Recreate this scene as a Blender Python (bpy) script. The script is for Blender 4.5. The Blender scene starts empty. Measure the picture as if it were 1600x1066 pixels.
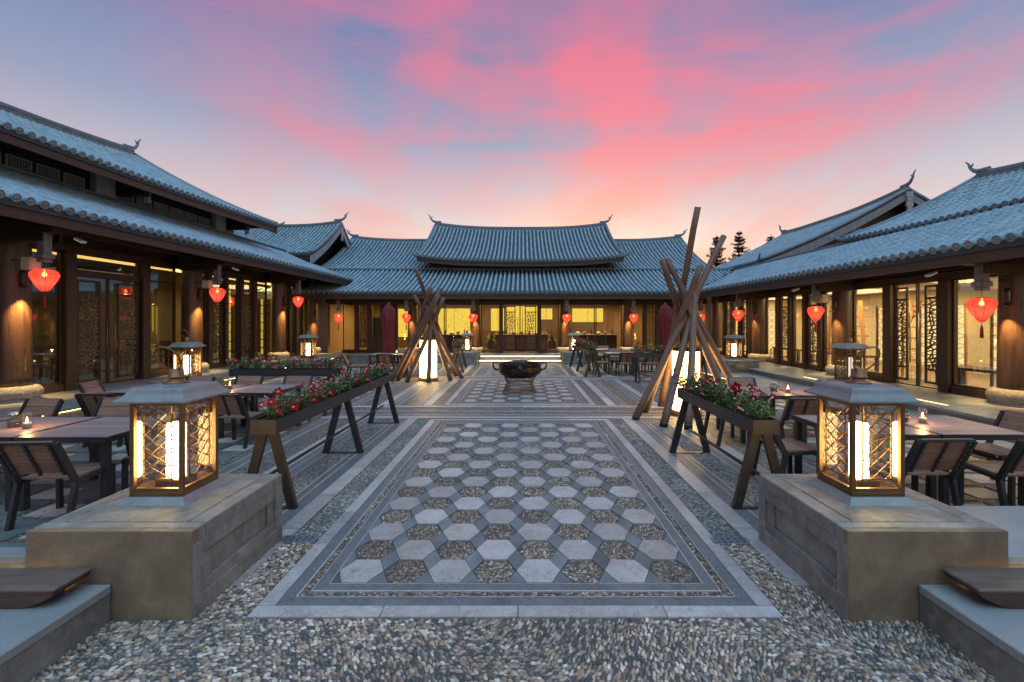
import bpy, math, random
import numpy as np
from mathutils import Vector, Matrix

rnd = random.Random(11)
R = math.radians
sc = bpy.context.scene
col = sc.collection

# ------------------------------------------------------------------ camera
cam = bpy.data.cameras.new('camera')
cam.sensor_width = 36.0
cam.lens = 15.75
cam.shift_x = -0.0094
cam.shift_y = -0.0194
cam.clip_start = 0.05
cam.clip_end = 600
camo = bpy.data.objects.new('camera', cam)
camo.location = (0, 0, 1.9)
camo.rotation_euler = (R(90), 0, 0)
col.objects.link(camo)
sc.camera = camo

# ------------------------------------------------------------------ world: dusk sky with lit pink cloud streaks
w = bpy.data.worlds.new('World')
sc.world = w
w.use_nodes = True
nt = w.node_tree
nt.nodes.clear()
N = nt.nodes.new
L = nt.links.new


def wmath(op, a, b=None, clamp=False):
    n = N('ShaderNodeMath')
    n.operation = op
    n.use_clamp = clamp
    for i, q in enumerate((a, b)):
        if q is None:
            continue
        if isinstance(q, (int, float)):
            n.inputs[i].default_value = q
        else:
            L(q, n.inputs[i])
    return n.outputs[0]


def wramp(fac, stops):
    n = N('ShaderNodeValToRGB')
    e = n.color_ramp.elements
    while len(e) < len(stops):
        e.new(0.5)
    for i, (p, c) in enumerate(stops):
        e[i].position = p
        e[i].color = (c[0], c[1], c[2], 1) if not isinstance(c, (int, float)) else (c, c, c, 1)
    L(fac, n.inputs[0])
    return n.outputs[0]


def wmix(fac, a, b):
    n = N('ShaderNodeMix')
    n.data_type = 'RGBA'
    for s, q in ((n.inputs[0], fac), (n.inputs[6], a), (n.inputs[7], b)):
        if isinstance(q, (int, float)):
            s.default_value = q
        elif isinstance(q, tuple):
            s.default_value = (q[0], q[1], q[2], 1)
        else:
            L(q, s)
    return n.outputs[2]


tc = N('ShaderNodeTexCoord')
sep = N('ShaderNodeSeparateXYZ')
L(tc.outputs['Generated'], sep.inputs[0])
X_, Y_, Z_ = sep.outputs
zc = wmath('MAXIMUM', Z_, 0.0)
base = wramp(zc, [(0.0, (1.0, .74, .62)), (0.15, (.92, .72, .68)), (0.25, (.66, .58, .66)), (0.36, (.34, .39, .58)),
                  (0.50, (.165, .25, .49)), (0.68, (.09, .19, .45)), (1.0, (.06, .17, .42))])
# bluer away from the sunset (which is behind the far hall, a little to the right)
sky_n = N('ShaderNodeTexSky')
sky_n.sky_type = 'NISHITA'
sky_n.sun_disc = False
sky_n.sun_elevation = R(2.0)
sky_n.sun_rotation = R(8.0)
den = wmath('ADD', zc, 0.30)
px_ = wmath('DIVIDE', X_, den)
py_ = wmath('DIVIDE', Y_, den)
comb = N('ShaderNodeCombineXYZ')
L(px_, comb.inputs[0])
L(py_, comb.inputs[1])


def cloud(scale, rot, stretch, seed, detail, dist):
    m = N('ShaderNodeMapping')
    m.inputs['Location'].default_value = (seed, seed * .7, 0)
    m.inputs['Rotation'].default_value = (0, 0, rot)
    m.inputs['Scale'].default_value = (scale * stretch, scale, 1)
    L(comb.outputs[0], m.inputs[0])
    n = N('ShaderNodeTexNoise')
    n.inputs['Scale'].default_value = 1.0
    n.inputs['Detail'].default_value = detail
    n.inputs['Roughness'].default_value = .52
    n.inputs['Distortion'].default_value = dist
    L(m.outputs[0], n.inputs[0])
    return n.outputs[0]


c1 = cloud(1.15, R(66), 1.9, 4.6, 7, .6)
mp2 = N('ShaderNodeMapping')
mp2.inputs['Rotation'].default_value = (0, R(-9), 0)
mp2.inputs['Scale'].default_value = (1.5, 1.5, 7.5)
mp2.inputs['Location'].default_value = (2.2, .4, 5.1)
L(tc.outputs['Generated'], mp2.inputs[0])
nz2 = N('ShaderNodeTexNoise')
nz2.inputs['Scale'].default_value = 1.25
nz2.inputs['Detail'].default_value = 8
nz2.inputs['Roughness'].default_value = .55
nz2.inputs['Distortion'].default_value = .55
L(mp2.outputs[0], nz2.inputs[0])
c2 = nz2.outputs[0]
m1 = wramp(c1, [(.40, 0.0), (.64, 1.0)])
m2 = wramp(c2, [(.43, 0.0), (.70, 1.0)])
mask = wmath('ADD', wmath('MULTIPLY', m1, .75), wmath('MULTIPLY', m2, .70), True)
# cloud is lit around the sunset's bearing and fades away from it
az = wmath('DIVIDE', wmath('SUBTRACT', px_, wmath('MULTIPLY', py_, .24)), wmath('MAXIMUM', wmath('ADD', py_, .25), .05))
az = wmath('MULTIPLY', az, az)
azf = wramp(az, [(.0, 1.0), (.25, .82), (.62, .25), (1.0, .06)])
back = wramp(Y_, [(.0, 0.0), (.35, 1.0)])
hz = wramp(zc, [(.0, .55), (.10, .8), (.5, 1.0), (.75, .6), (1.0, .3)])
mask = wmath('MULTIPLY', wmath('MULTIPLY', mask, hz), wmath('MULTIPLY', azf, back))
pink = wramp(zc, [(0.0, (1.0, .50, .40)), (.2, (1.0, .40, .36)), (.36, (1.0, .225, .30)), (.55, (.90, .175, .31)), (.75, (.6, .16, .33)), (1, (.40, .16, .35))])
# thinner, bluish cloud bodies
c3 = cloud(.5, R(40), 1.5, 7.9, 5, .3)
m3 = wmath('MULTIPLY', wmath('MULTIPLY', wramp(c3, [(.42, 0.0), (.75, 1.0)]), .5), wramp(zc, [(.15, 0.0), (.4, 1.0)]))
skyc = wmix(m3, base, (.30, .27, .42))
skyc = wmix(mask, skyc, pink)
bg = N('ShaderNodeBackground')
L(skyc, bg.inputs[0])
bg.inputs[1].default_value = .55
bg2 = N('ShaderNodeBackground')
L(sky_n.outputs[0], bg2.inputs[0])
bg2.inputs[1].default_value = .035
addsh = N('ShaderNodeAddShader')
L(bg.outputs[0], addsh.inputs[0])
L(bg2.outputs[0], addsh.inputs[1])
wo = N('ShaderNodeOutputWorld')
L(addsh.outputs[0], wo.inputs[0])

# soft blue afterglow (a very broad sun)
sun = bpy.data.lights.new('afterglow', 'SUN')
sun.energy = 1.5
sun.angle = R(75)
sun.color = (.50, .80, 1.0)
suno = bpy.data.objects.new('afterglow', sun)
suno.rotation_euler = (R(20), R(4), 0)
suno.location = (0, -5, 20)
col.objects.link(suno)

sc.view_settings.view_transform = 'Standard'
sc.view_settings.look = 'None'
sc.view_settings.exposure = 0.6
sc.view_settings.gamma = 1.0
sc.render.engine = 'CYCLES'
sc.cycles.use_denoising = True
sc.cycles.max_bounces = 7
sc.cycles.diffuse_bounces = 3
sc.cycles.glossy_bounces = 3
sc.cycles.transparent_max_bounces = 24
sc.cycles.caustics_reflective = False
sc.cycles.caustics_refractive = False
sc.cycles.sample_clamp_indirect = 4.0

# ------------------------------------------------------------------ materials
MAT = {}


class NB:
    """tiny node-building helper for one material"""

    def __init__(self, name):
        self.m = bpy.data.materials.new(name)
        self.m.use_nodes = True
        self.t = self.m.node_tree
        self.t.nodes.clear()
        self.out = self.t.nodes.new('ShaderNodeOutputMaterial')
        MAT[name] = self.m

    def n(self, typ, **kw):
        q = self.t.nodes.new(typ)
        for k, v in kw.items():
            setattr(q, k, v)
        return q

    def l(self, a, b):
        self.t.links.new(a, b)

    def put(self, sock, v):
        if isinstance(v, (int, float)):
            sock.default_value = v
        elif isinstance(v, tuple):
            sock.default_value = v if len(v) == 3 and sock.type == 'VECTOR' else (v[0], v[1], v[2], 1)
        else:
            self.l(v, sock)

    def math(self, op, a, b=None, clamp=False):
        q = self.n('ShaderNodeMath', operation=op, use_clamp=clamp)
        self.put(q.inputs[0], a)
        if b is not None:
            self.put(q.inputs[1], b)
        return q.outputs[0]

    def mix(self, f, a, b, mode='MIX'):
        q = self.n('ShaderNodeMix', data_type='RGBA', blend_type=mode)
        self.put(q.inputs[0], f)
        self.put(q.inputs[6], a)
        self.put(q.inputs[7], b)
        return q.outputs[2]

    def ramp(self, f, stops):
        q = self.n('ShaderNodeValToRGB')
        e = q.color_ramp.elements
        while len(e) < len(stops):
            e.new(.5)
        for i, (p, c) in enumerate(stops):
            e[i].position = p
            e[i].color = (c, c, c, 1) if isinstance(c, (int, float)) else (c[0], c[1], c[2], 1)
        self.l(f, q.inputs[0])
        return q.outputs[0]

    def coords(self, scale=(1, 1, 1), rand=True, kind='Object'):
        t = self.n('ShaderNodeTexCoord')
        m = self.n('ShaderNodeMapping')
        m.inputs['Scale'].default_value = scale
        src = t.outputs[kind]
        if rand:
            oi = self.n('ShaderNodeObjectInfo')
            va = self.n('ShaderNodeVectorMath', operation='ADD')
            k = self.math('MULTIPLY', oi.outputs['Random'], 37.0)
            self.l(src, va.inputs[0])
            cb = self.n('ShaderNodeCombineXYZ')
            for i in range(3):
                self.l(k, cb.inputs[i])
            self.l(cb.outputs[0], va.inputs[1])
            src = va.outputs[0]
        self.l(src, m.inputs[0])
        return m.outputs[0]

    def noise(self, vec, scale, detail=4, rough=.55, dist=0.0):
        q = self.n('ShaderNodeTexNoise')
        q.inputs['Scale'].default_value = scale
        q.inputs['Detail'].default_value = detail
        q.inputs['Roughness'].default_value = rough
        q.inputs['Distortion'].default_value = dist
        self.l(vec, q.inputs[0])
        return q.outputs[0]

    def voro(self, vec, scale, feature='F1', out='Distance', rnd_=1.0):
        q = self.n('ShaderNodeTexVoronoi', feature=feature)
        q.inputs['Scale'].default_value = scale
        q.inputs['Randomness'].default_value = rnd_
        self.l(vec, q.inputs[0])
        return q.outputs[out]

    def bump(self, h, strength=.4, dist=.01):
        q = self.n('ShaderNodeBump')
        q.inputs['Strength'].default_value = strength
        q.inputs['Distance'].default_value = dist
        self.l(h, q.inputs['Height'])
        return q.outputs[0]

    def pbr(self, color, rough=.6, metal=0.0, normal=None, spec=.5, emit=None, es=0.0, coat=0.0):
        q = self.n('ShaderNodeBsdfPrincipled')
        self.put(q.inputs['Base Color'], color)
        self.put(q.inputs['Roughness'], rough)
        self.put(q.inputs['Metallic'], metal)
        q.inputs['Specular IOR Level'].default_value = spec
        q.inputs['Coat Weight'].default_value = coat
        q.inputs['Coat Roughness'].default_value = .2
        if normal is not None:
            self.l(normal, q.inputs['Normal'])
        if emit is not None:
            self.put(q.inputs['Emission Color'], emit)
            q.inputs['Emission Strength'].default_value = es
        self.l(q.outputs[0], self.out.inputs[0])
        return q


def noisy(name, ca, cb, scale=6.0, rough=(.5, .7), metal=0.0, stretch=(1, 1, 1), bump=.25, bdist=.005,
          fine=40.0, jitter=.25, spec=.5, detail=5, coat=0.0):
    b = NB(name)
    v = b.coords(stretch)
    n1 = b.noise(v, scale, detail, .6, .3)
    n2 = b.noise(v, fine, 3, .6)
    f = b.ramp(n1, [(.32, 0.0), (.68, 1.0)])
    c = b.mix(f, ca, cb)
    c = b.mix(b.math('MULTIPLY', n2, .55), c, tuple(x * .45 for x in ca))
    oi = b.n('ShaderNodeObjectInfo')
    hv = b.n('ShaderNodeHueSaturation')
    b.l(c, hv.inputs['Color'])
    b.l(b.math('ADD', b.math('MULTIPLY', oi.outputs['Random'], jitter), 1.0 - jitter * .5), hv.inputs['Value'])
    hgt = b.math('ADD', b.math('MULTIPLY', n1, .6), b.math('MULTIPLY', n2, .5))
    rr = b.ramp(n1, [(.3, rough[0]), (.7, rough[1])])
    b.pbr(hv.outputs[0], rr, metal, b.bump(hgt, bump, bdist), spec, coat=coat)
    return b.m


def emitter(name, color, strength):
    b = NB(name)
    q = b.n('ShaderNodeEmission')
    q.inputs[0].default_value = (*color, 1)
    q.inputs[1].default_value = strength
    b.l(q.outputs[0], b.out.inputs[0])
    return b.m


# grey fired-clay roof tile, weathered
b = NB('roof_tile')
v = b.coords((1, 1, 1))
vs_ = b.coords((5.0, .9, .9))
n1 = b.noise(v, .8, 4, .6, .4)
n2 = b.noise(vs_, 2.6, 5, .62)
n4 = b.noise(v, 40.0, 3, .6)
g = b.ramp(n2, [(.30, (.14, .23, .28)), (.5, (.275, .415, .485)), (.70, (.42, .57, .64))])
g = b.mix(b.ramp(n1, [(.5, 0.0), (.75, .35)]), g, (.42, .52, .56))
g = b.mix(b.math('MULTIPLY', n4, .35), g, (.08, .11, .13))
b.pbr(g, .5, 0, b.bump(b.math('ADD', n2, n4), .4, .012), .5)
noisy('tile_pan', (.022, .030, .036), (.055, .072, .082), 3.0, (.5, .75), bump=.5, bdist=.02)
noisy('ridge_tile', (.12, .17, .20), (.25, .325, .365), 5.0, (.5, .7), bump=.5, bdist=.015)
noisy('eave_cap', (.17, .225, .25), (.30, .37, .40), 30.0, (.5, .7), bump=.6, bdist=.01)
noisy('dark_wood', (.040, .021, .014), (.088, .046, .029), 3.0, (.38, .6), stretch=(6, 6, .6), bump=.35, bdist=.006)
noisy('lattice_wood', (.115, .085, .062), (.20, .155, .12), 5.0, (.4, .55), bump=.2)
noisy('beam_wood', (.040, .022, .014), (.085, .046, .028), 3.0, (.4, .65), stretch=(.6, 6, 6), bump=.4, bdist=.006)
noisy('column_wood', (.042, .019, .011), (.125, .062, .033), 2.2, (.24, .5), stretch=(3.2, 3.2, .35), bump=.75, bdist=.03, fine=26, coat=.3)
noisy('grey_wood', (.16, .15, .145), (.30, .29, .285), 4.0, (.55, .75), stretch=(5, 5, .8), bump=.4)
noisy('pole_wood', (.14, .066, .040), (.28, .15, .095), 3.0, (.4, .6), stretch=(7, 7, .7), bump=.5, bdist=.012)
noisy('teak', (.21, .105, .070), (.33, .185, .130), 4.0, (.42, .62), stretch=(.7, 9, 9), bump=.3)
noisy('table_slat', (.28, .195, .18), (.40, .295, .275), 4.0, (.3, .5), stretch=(.7, 9, 9), bump=.25)
noisy('bench_wood', (.050, .022, .015), (.12, .060, .045), 3.0, (.35, .55), stretch=(.8, 7, 7), bump=.4)
noisy('seat_board', (.13, .085, .065), (.24, .165, .13), 3.0, (.35, .5), stretch=(.8, 7, 7), bump=.4)
noisy('black_metal', (.012, .013, .016), (.030, .032, .037), 5.0, (.35, .55), bump=.12)
noisy('trough_metal', (.016, .019, .024), (.035, .040, .050), 3.0, (.35, .6), bump=.15)
noisy('trough_end', (.030, .020, .014), (.058, .038, .026), 6.0, (.45, .6), bump=.2)
noisy('bronze', (.17, .095, .045), (.27, .155, .075), 7.0, (.32, .5), metal=.75, bump=.12)
noisy('copper_knob', (.24, .12, .06), (.36, .19, .10), 7.0, (.35, .5), metal=.6, bump=.15)
noisy('zinc', (.23, .235, .225), (.34, .35, .34), 5.0, (.38, .55), metal=.35, bump=.1)
noisy('old_bronze', (.035, .028, .022), (.085, .062, .042), 4.0, (.22, .4), metal=.85, bump=.2)
noisy('wire_steel', (.22, .19, .16), (.34, .29, .24), 4.0, (.3, .45), metal=.7, bump=.1)
noisy('granite_base', (.30, .28, .25), (.52, .49, .44), 22.0, (.6, .8), bump=.9, bdist=.03, fine=70)
noisy('terrace_stone', (.24, .25, .255), (.36, .365, .36), 1.3, (.34, .55), bump=.2, fine=60)
noisy('white_plaster', (.50, .49, .46), (.62, .61, .58), 2.0, (.7, .85), bump=.15)
noisy('bargeboard', (.34, .345, .35), (.50, .51, .52), 3.0, (.55, .7), bump=.3)
noisy('cream_wall', (.62, .54, .40), (.70, .62, .47), 1.0, (.7, .85), bump=.08, fine=14)
noisy('brown_wall', (.20, .125, .06), (.30, .19, .095), 1.0, (.6, .8), stretch=(6, 6, .6), bump=.1)
noisy('dim_wall', (.11, .085, .06), (.18, .14, .10), 1.0, (.6, .8), bump=.1)
noisy('floor_wood', (.20, .14, .09), (.32, .24, .16), 2.0, (.25, .4), bump=.1)
noisy('trestle_wood', (.30, .14, .055), (.42, .22, .095), 3.0, (.45, .6), stretch=(5, 5, .8), bump=.3)
noisy('chair_wood', (.33, .16, .065), (.45, .24, .11), 4.0, (.35, .5), bump=.2)
noisy('white_metal', (.55, .50, .47), (.66, .61, .58), 4.0, (.4, .55), bump=.05)
noisy('parasol_cloth', (.12, .008, .014), (.20, .016, .026), 5.0, (.7, .85), stretch=(3, 3, .4), bump=.5, bdist=.02)
noisy('soil', (.035, .022, .014), (.09, .055, .035), 30.0, (.85, .95), bump=1.0, bdist=.02)
noisy('leaf', (.050, .125, .030), (.125, .235, .060), 18.0, (.35, .5), bump=.2)
noisy('leaf_pale', (.13, .20, .075), (.24, .32, .14), 18.0, (.4, .55), bump=.2)
noisy('petal', (.26, .003, .010), (.42, .008, .022), 30.0, (.6, .75), bump=.1, spec=.08)
noisy('petal_pink', (.34, .010, .05), (.50, .04, .11), 30.0, (.6, .75), bump=.1, spec=.08)
noisy('petal_throat', (.62, .42, .36), (.78, .66, .58), 30.0, (.5, .6), bump=.1)
noisy('needle', (.012, .036, .026), (.035, .072, .045), 5.0, (.5, .7), bump=.3)
noisy('bark', (.05, .035, .026), (.10, .075, .055), 6.0, (.7, .9), stretch=(4, 4, .8), bump=.7, bdist=.02)
noisy('brass_plate', (.42, .30, .14), (.52, .38, .19), 8.0, (.35, .5), metal=.6, bump=.1)
noisy('dark_mark', (.03, .02, .015), (.05, .035, .025), 8.0, (.5, .6), bump=.1)
noisy('drain_steel', (.14, .19, .22), (.22, .27, .30), 9.0, (.35, .55), metal=.4, bump=.2)
noisy('ceramic_white', (.62, .60, .56), (.72, .70, .66), 4.0, (.2, .35), bump=.05)
noisy('counter_dark', (.020, .017, .015), (.05, .042, .036), 4.0, (.2, .4), bump=.1)
noisy('fruit_red', (.38, .06, .02), (.50, .16, .04), 9.0, (.3, .5), bump=.1)
noisy('tassel', (.40, .010, .018), (.52, .02, .03), 9.0, (.6, .8), bump=.3)
noisy('pot_clay', (.10, .055, .035), (.17, .10, .065), 6.0, (.5, .7), bump=.3)
noisy('screen_grey', (.16, .145, .125), (.22, .20, .175), 5.0, (.5, .7), stretch=(8, 8, .6), bump=.3)

# stone of the lantern pedestals: streaked and stained
b = NB('pedestal_stone')
v = b.coords((1, 1, 1))
n1 = b.noise(v, 2.2, 6, .65, .5)
n2 = b.noise(b.coords((2.0, 2.0, .5)), 3.0, 5, .6, .8)
n3 = b.noise(v, 150.0, 2, .7)
n4 = b.noise(v, 14.0, 5, .7, .6)
n5 = b.noise(b.coords((.6, .6, 4.0)), 4.0, 4, .6, 1.0)
c = b.ramp(n1, [(.28, (.15, .148, .142)), (.5, (.27, .265, .25)), (.72, (.42, .405, .375))])
c = b.mix(b.ramp(n2, [(.42, 0.0), (.66, .7)]), c, (.12, .112, .10))
c = b.mix(b.ramp(n4, [(.5, 0.0), (.72, .55)]), c, (.46, .445, .41))
c = b.mix(b.ramp(n5, [(.55, 0.0), (.75, .45)]), c, (.20, .17, .13))
c = b.mix(b.math('MULTIPLY', n3, .6), c, (.10, .095, .085))
b.pbr(c, b.ramp(n1, [(.3, .42), (.7, .62)]), 0, b.bump(b.math('ADD', n3, b.math('ADD', b.math('MULTIPLY', n1, 1.5), n4)), .5, .008), .45)

b = NB('pedestal_brown_glow')  # brownish stone with the warm light on the fronts put into its colour
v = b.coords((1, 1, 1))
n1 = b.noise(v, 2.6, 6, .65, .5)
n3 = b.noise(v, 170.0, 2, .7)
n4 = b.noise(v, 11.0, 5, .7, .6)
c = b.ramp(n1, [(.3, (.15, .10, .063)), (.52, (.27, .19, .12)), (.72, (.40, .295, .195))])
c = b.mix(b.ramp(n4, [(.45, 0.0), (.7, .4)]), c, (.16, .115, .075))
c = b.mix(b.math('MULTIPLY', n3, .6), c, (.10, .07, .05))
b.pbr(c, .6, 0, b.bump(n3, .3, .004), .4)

# pale breccia marble paving with cell-like veins
b = NB('marble')
v = b.coords((1, 1, 1))
vd = b.n('ShaderNodeVectorMath', operation='ADD')
nz = b.n('ShaderNodeTexNoise')
nz.inputs['Scale'].default_value = 9.0
b.l(v, nz.inputs[0])
b.l(v, vd.inputs[0])
sv = b.n('ShaderNodeVectorMath', operation='SCALE')
sv.inputs[3].default_value = .22
b.l(nz.outputs['Color'], sv.inputs[0])
b.l(sv.outputs[0], vd.inputs[1])
e1 = b.voro(vd.outputs[0], 13.0, 'DISTANCE_TO_EDGE')
cellc = b.voro(vd.outputs[0], 13.0, 'F1', 'Color')
n1 = b.noise(v, 5.0, 6, .6, .6)
n2 = b.noise(v, 60.0, 4, .6)
sc_ = b.n('ShaderNodeSeparateColor')
b.l(cellc, sc_.inputs[0])
c = b.ramp(n1, [(.3, (.34, .285, .265)), (.6, (.48, .425, .40)), (.8, (.56, .51, .49))])
c = b.mix(b.math('MULTIPLY', sc_.outputs[0], .40), c, (.58, .54, .52))
c = b.mix(b.math('MULTIPLY', b.ramp(e1, [(0.0, .8), (.05, 0.0)]), b.ramp(b.noise(v, 4.3, 3), [(.36, 0.1), (.54, 1.0)])), c, (.24, .175, .155))
c = b.mix(b.math('MULTIPLY', n2, .35), c, (.20, .18, .17))
oi = b.n('ShaderNodeObjectInfo')
hv = b.n('ShaderNodeHueSaturation')
b.l(c, hv.inputs['Color'])
b.l(b.math('ADD', b.math('MULTIPLY', oi.outputs['Random'], .36), .80), hv.inputs['Value'])
b.pbr(hv.outputs[0], b.ramp(n1, [(.3, .38), (.7, .6)]), 0, b.bump(b.math('ADD', n2, b.ramp(e1, [(0, 0.0), (.06, 1.0)])), .25, .004), .5)

# slate laid on edge: chevron joints
def slate(name, axis):
    b = NB(name)
    t = b.n('ShaderNodeTexCoord')
    s = b.n('ShaderNodeSeparateXYZ')
    b.l(t.outputs['Object'], s.inputs[0])
    along, across = (s.outputs[0], s.outputs[1]) if axis == 'x' else (s.outputs[1], s.outputs[0])
    tri = b.math('ABSOLUTE', across)
    ph = b.math('FRACT', b.math('MULTIPLY', b.math('ADD', along, b.math('MULTIPLY', tri, 1.3)), 34.0))
    j = b.ramp(ph, [(0.0, 0.0), (.18, 1.0), (.82, 1.0), (1.0, 0.0)])
    v = b.coords((1, 1, 1))
    n1 = b.noise(v, 3.0, 5, .6)
    n2 = b.noise(v, 50.0, 3, .6)
    cell = b.math('FLOOR', b.math('MULTIPLY', b.math('ADD', along, b.math('MULTIPLY', tri, 1.3)), 34.0))
    wn = b.n('ShaderNodeTexWhiteNoise', noise_dimensions='1D')
    b.l(cell, wn.inputs['W'])
    c = b.ramp(n1, [(.3, (.085, .100, .110)), (.7, (.17, .185, .195))])
    c = b.mix(b.math('MULTIPLY', wn.outputs['Value'], .45), c, (.24, .255, .26))
    c = b.mix(b.math('MULTIPLY', b.math('SUBTRACT', 1.0, j), .8), c, (.035, .04, .042))
    b.pbr(c, .5, 0, b.bump(b.math('ADD', j, b.math('MULTIPLY', n2, .4)), .55, .006), .5)


slate('slate_x', 'x')
slate('slate_y', 'y')
# slate diamonds: nested square (meander-like) joints
b = NB('slate_diamond')
t = b.n('ShaderNodeTexCoord')
s = b.n('ShaderNodeSeparateXYZ')
b.l(t.outputs['Object'], s.inputs[0])
ax = b.math('ABSOLUTE', b.math('MULTIPLY', s.outputs[0], 1.95))
ay = b.math('ABSOLUTE', s.outputs[1])
dd = b.math('ADD', ax, ay)
ph = b.math('FRACT', b.math('MULTIPLY', dd, 28.0))
j = b.ramp(ph, [(0.0, 0.0), (.25, 1.0), (.8, 1.0), (1.0, 0.0)])
v = b.coords((1, 1, 1))
n1 = b.noise(v, 5.0, 5, .6)
c = b.ramp(n1, [(.3, (.10, .122, .132)), (.7, (.19, .215, .225))])
c = b.mix(b.math('MULTIPLY', b.math('SUBTRACT', 1.0, j), .6), c, (.05, .055, .058))
oi = b.n('ShaderNodeObjectInfo')
hv = b.n('ShaderNodeHueSaturation')
b.l(c, hv.inputs['Color'])
b.l(b.math('ADD', b.math('MULTIPLY', oi.outputs['Random'], .5), .75), hv.inputs['Value'])
b.pbr(hv.outputs[0], .5, 0, b.bump(b.math('ADD', j, n1), .4, .005), .5)

# pebble mosaic where single pebbles are too far to see
b = NB('pebble_bed')
v = b.coords((1, 1, 1), rand=False)
d1 = b.voro(v, 40.0, 'F1', 'Distance')
cc = b.voro(v, 40.0, 'F1', 'Color')
s = b.n('ShaderNodeSeparateColor')
b.l(cc, s.inputs[0])
big = b.noise(v, .9, 4, .6)
c = b.ramp(s.outputs[0], [(0.0, (.045, .048, .052)), (.35, (.115, .108, .10)), (.6, (.20, .175, .145)), (.8, (.29, .24, .185)), (1.0, (.46, .42, .36))])
c = b.mix(b.ramp(d1, [(.35, 0.0), (.75, .85)]), c, (.055, .052, .048))
c = b.mix(b.ramp(big, [(.4, 0.0), (.7, .30)]), c, (.10, .10, .10))
b.pbr(c, .5, 0, b.bump(b.math('SUBTRACT', 1.0, d1), .8, .012), .5)
# mortar between real pebbles
noisy('mortar', (.085, .078, .07), (.14, .13, .118), 8.0, (.75, .9), bump=.6, bdist=.006, fine=120)
# real pebbles carry a colour of their own
b = NB('pebble')
at = b.n('ShaderNodeAttribute', attribute_name='stone_colour')
b.pbr(at.outputs['Color'], .38, 0, None, .5)

# clear glass: fresnel mix of see-through and mirror
b = NB('pane_glass')
fr = b.n('ShaderNodeFresnel')
fr.inputs[0].default_value = 1.5
tr = b.n('ShaderNodeBsdfTransparent')
tr.inputs[0].default_value = (.93, .94, .93, 1)
gl = b.n('ShaderNodeBsdfGlossy')
gl.inputs['Roughness'].default_value = .01
ms = b.n('ShaderNodeMixShader')
b.l(b.math('MULTIPLY', fr.outputs[0], .55), ms.inputs[0])
b.l(tr.outputs[0], ms.inputs[1])
b.l(gl.outputs[0], ms.inputs[2])
b.l(ms.outputs[0], b.out.inputs[0])
b = NB('lamp_glass')
fr = b.n('ShaderNodeFresnel')
fr.inputs[0].default_value = 1.45
tr = b.n('ShaderNodeBsdfTransparent')
tr.inputs[0].default_value = (.985, .98, .96, 1)
gl = b.n('ShaderNodeBsdfGlossy')
gl.inputs['Roughness'].default_value = .01
ms = b.n('ShaderNodeMixShader')
b.l(b.math('MULTIPLY', fr.outputs[0], .5), ms.inputs[0])
b.l(tr.outputs[0], ms.inputs[1])
b.l(gl.outputs[0], ms.inputs[2])
b.l(ms.outputs[0], b.out.inputs[0])
# red lantern silk: lets the bulb inside shine through
b = NB('red_silk')
v = b.coords((1, 1, 1))
nn = b.noise(v, 60.0, 3, .6)
df = b.n('ShaderNodeBsdfDiffuse')
tl = b.n('ShaderNodeBsdfTranslucent')
df.inputs[0].default_value = (.50, .020, .025, 1)
b.l(b.mix(nn, (.90, .095, .085), (.78, .06, .06)), tl.inputs[0])
ms = b.n('ShaderNodeMixShader')
ms.inputs[0].default_value = .72
b.l(df.outputs[0], ms.inputs[1])
b.l(tl.outputs[0], ms.inputs[2])
tp = b.n('ShaderNodeBsdfTransparent')
tp.inputs[0].default_value = (1.0, .42, .30, 1)
ms2 = b.n('ShaderNodeMixShader')
ms2.inputs[0].default_value = .22
b.l(ms.outputs[0], ms2.inputs[1])
b.l(tp.outputs[0], ms2.inputs[2])
b.l(ms2.outputs[0], b.out.inputs[0])
emitter('tube_glow', (1.0, .66, .26), 26.0)
emitter('tube_dim', (1.0, .84, .66), .7)
emitter('drum_glow', (1.0, .64, .22), 9.0)
emitter('led_warm', (1.0, .62, .18), 13.0)
emitter('led_floor', (1.0, .72, .28), 1.6)
emitter('cove_warm', (1.0, .60, .16), 1.5)
emitter('flame', (1.0, .50, .14), 30.0)
emitter('bulb', (1.0, .60, .28), 11.0)
emitter('flood_white', (.95, .88, .80), .55)
# backlit yellow art panel with faint branch marks (it is itself a light box)
b = NB('yellow_panel')
v = b.coords((1, 1, 1))
e1 = b.voro(v, 3.6, 'DISTANCE_TO_EDGE')
nn = b.noise(v, 7.0, 6, .7, 1.5)
mk = b.math('MULTIPLY', b.ramp(e1, [(0.0, 1.0), (.05, 0.0)]), b.ramp(nn, [(.42, 0.0), (.55, 1.0)]))
c = b.mix(mk, (.90, .60, .07), (.42, .27, .04))
c = b.mix(b.math('MULTIPLY', b.noise(v, 1.3, 3), .5), c, (.78, .48, .05))
q = b.n('ShaderNodeEmission')
b.l(c, q.inputs[0])
q.inputs[1].default_value = .85
b.l(q.outputs[0], b.out.inputs[0])
b = NB('paper_lamp')
v = b.coords((1, 1, 1))
nn = b.noise(v, 3.0, 3)
q = b.n('ShaderNodeEmission')
b.l(b.mix(nn, (1.0, .74, .34), (1.0, .60, .20)), q.inputs[0])
q.inputs[1].default_value = 1.5
b.l(q.outputs[0], b.out.inputs[0])

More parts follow.
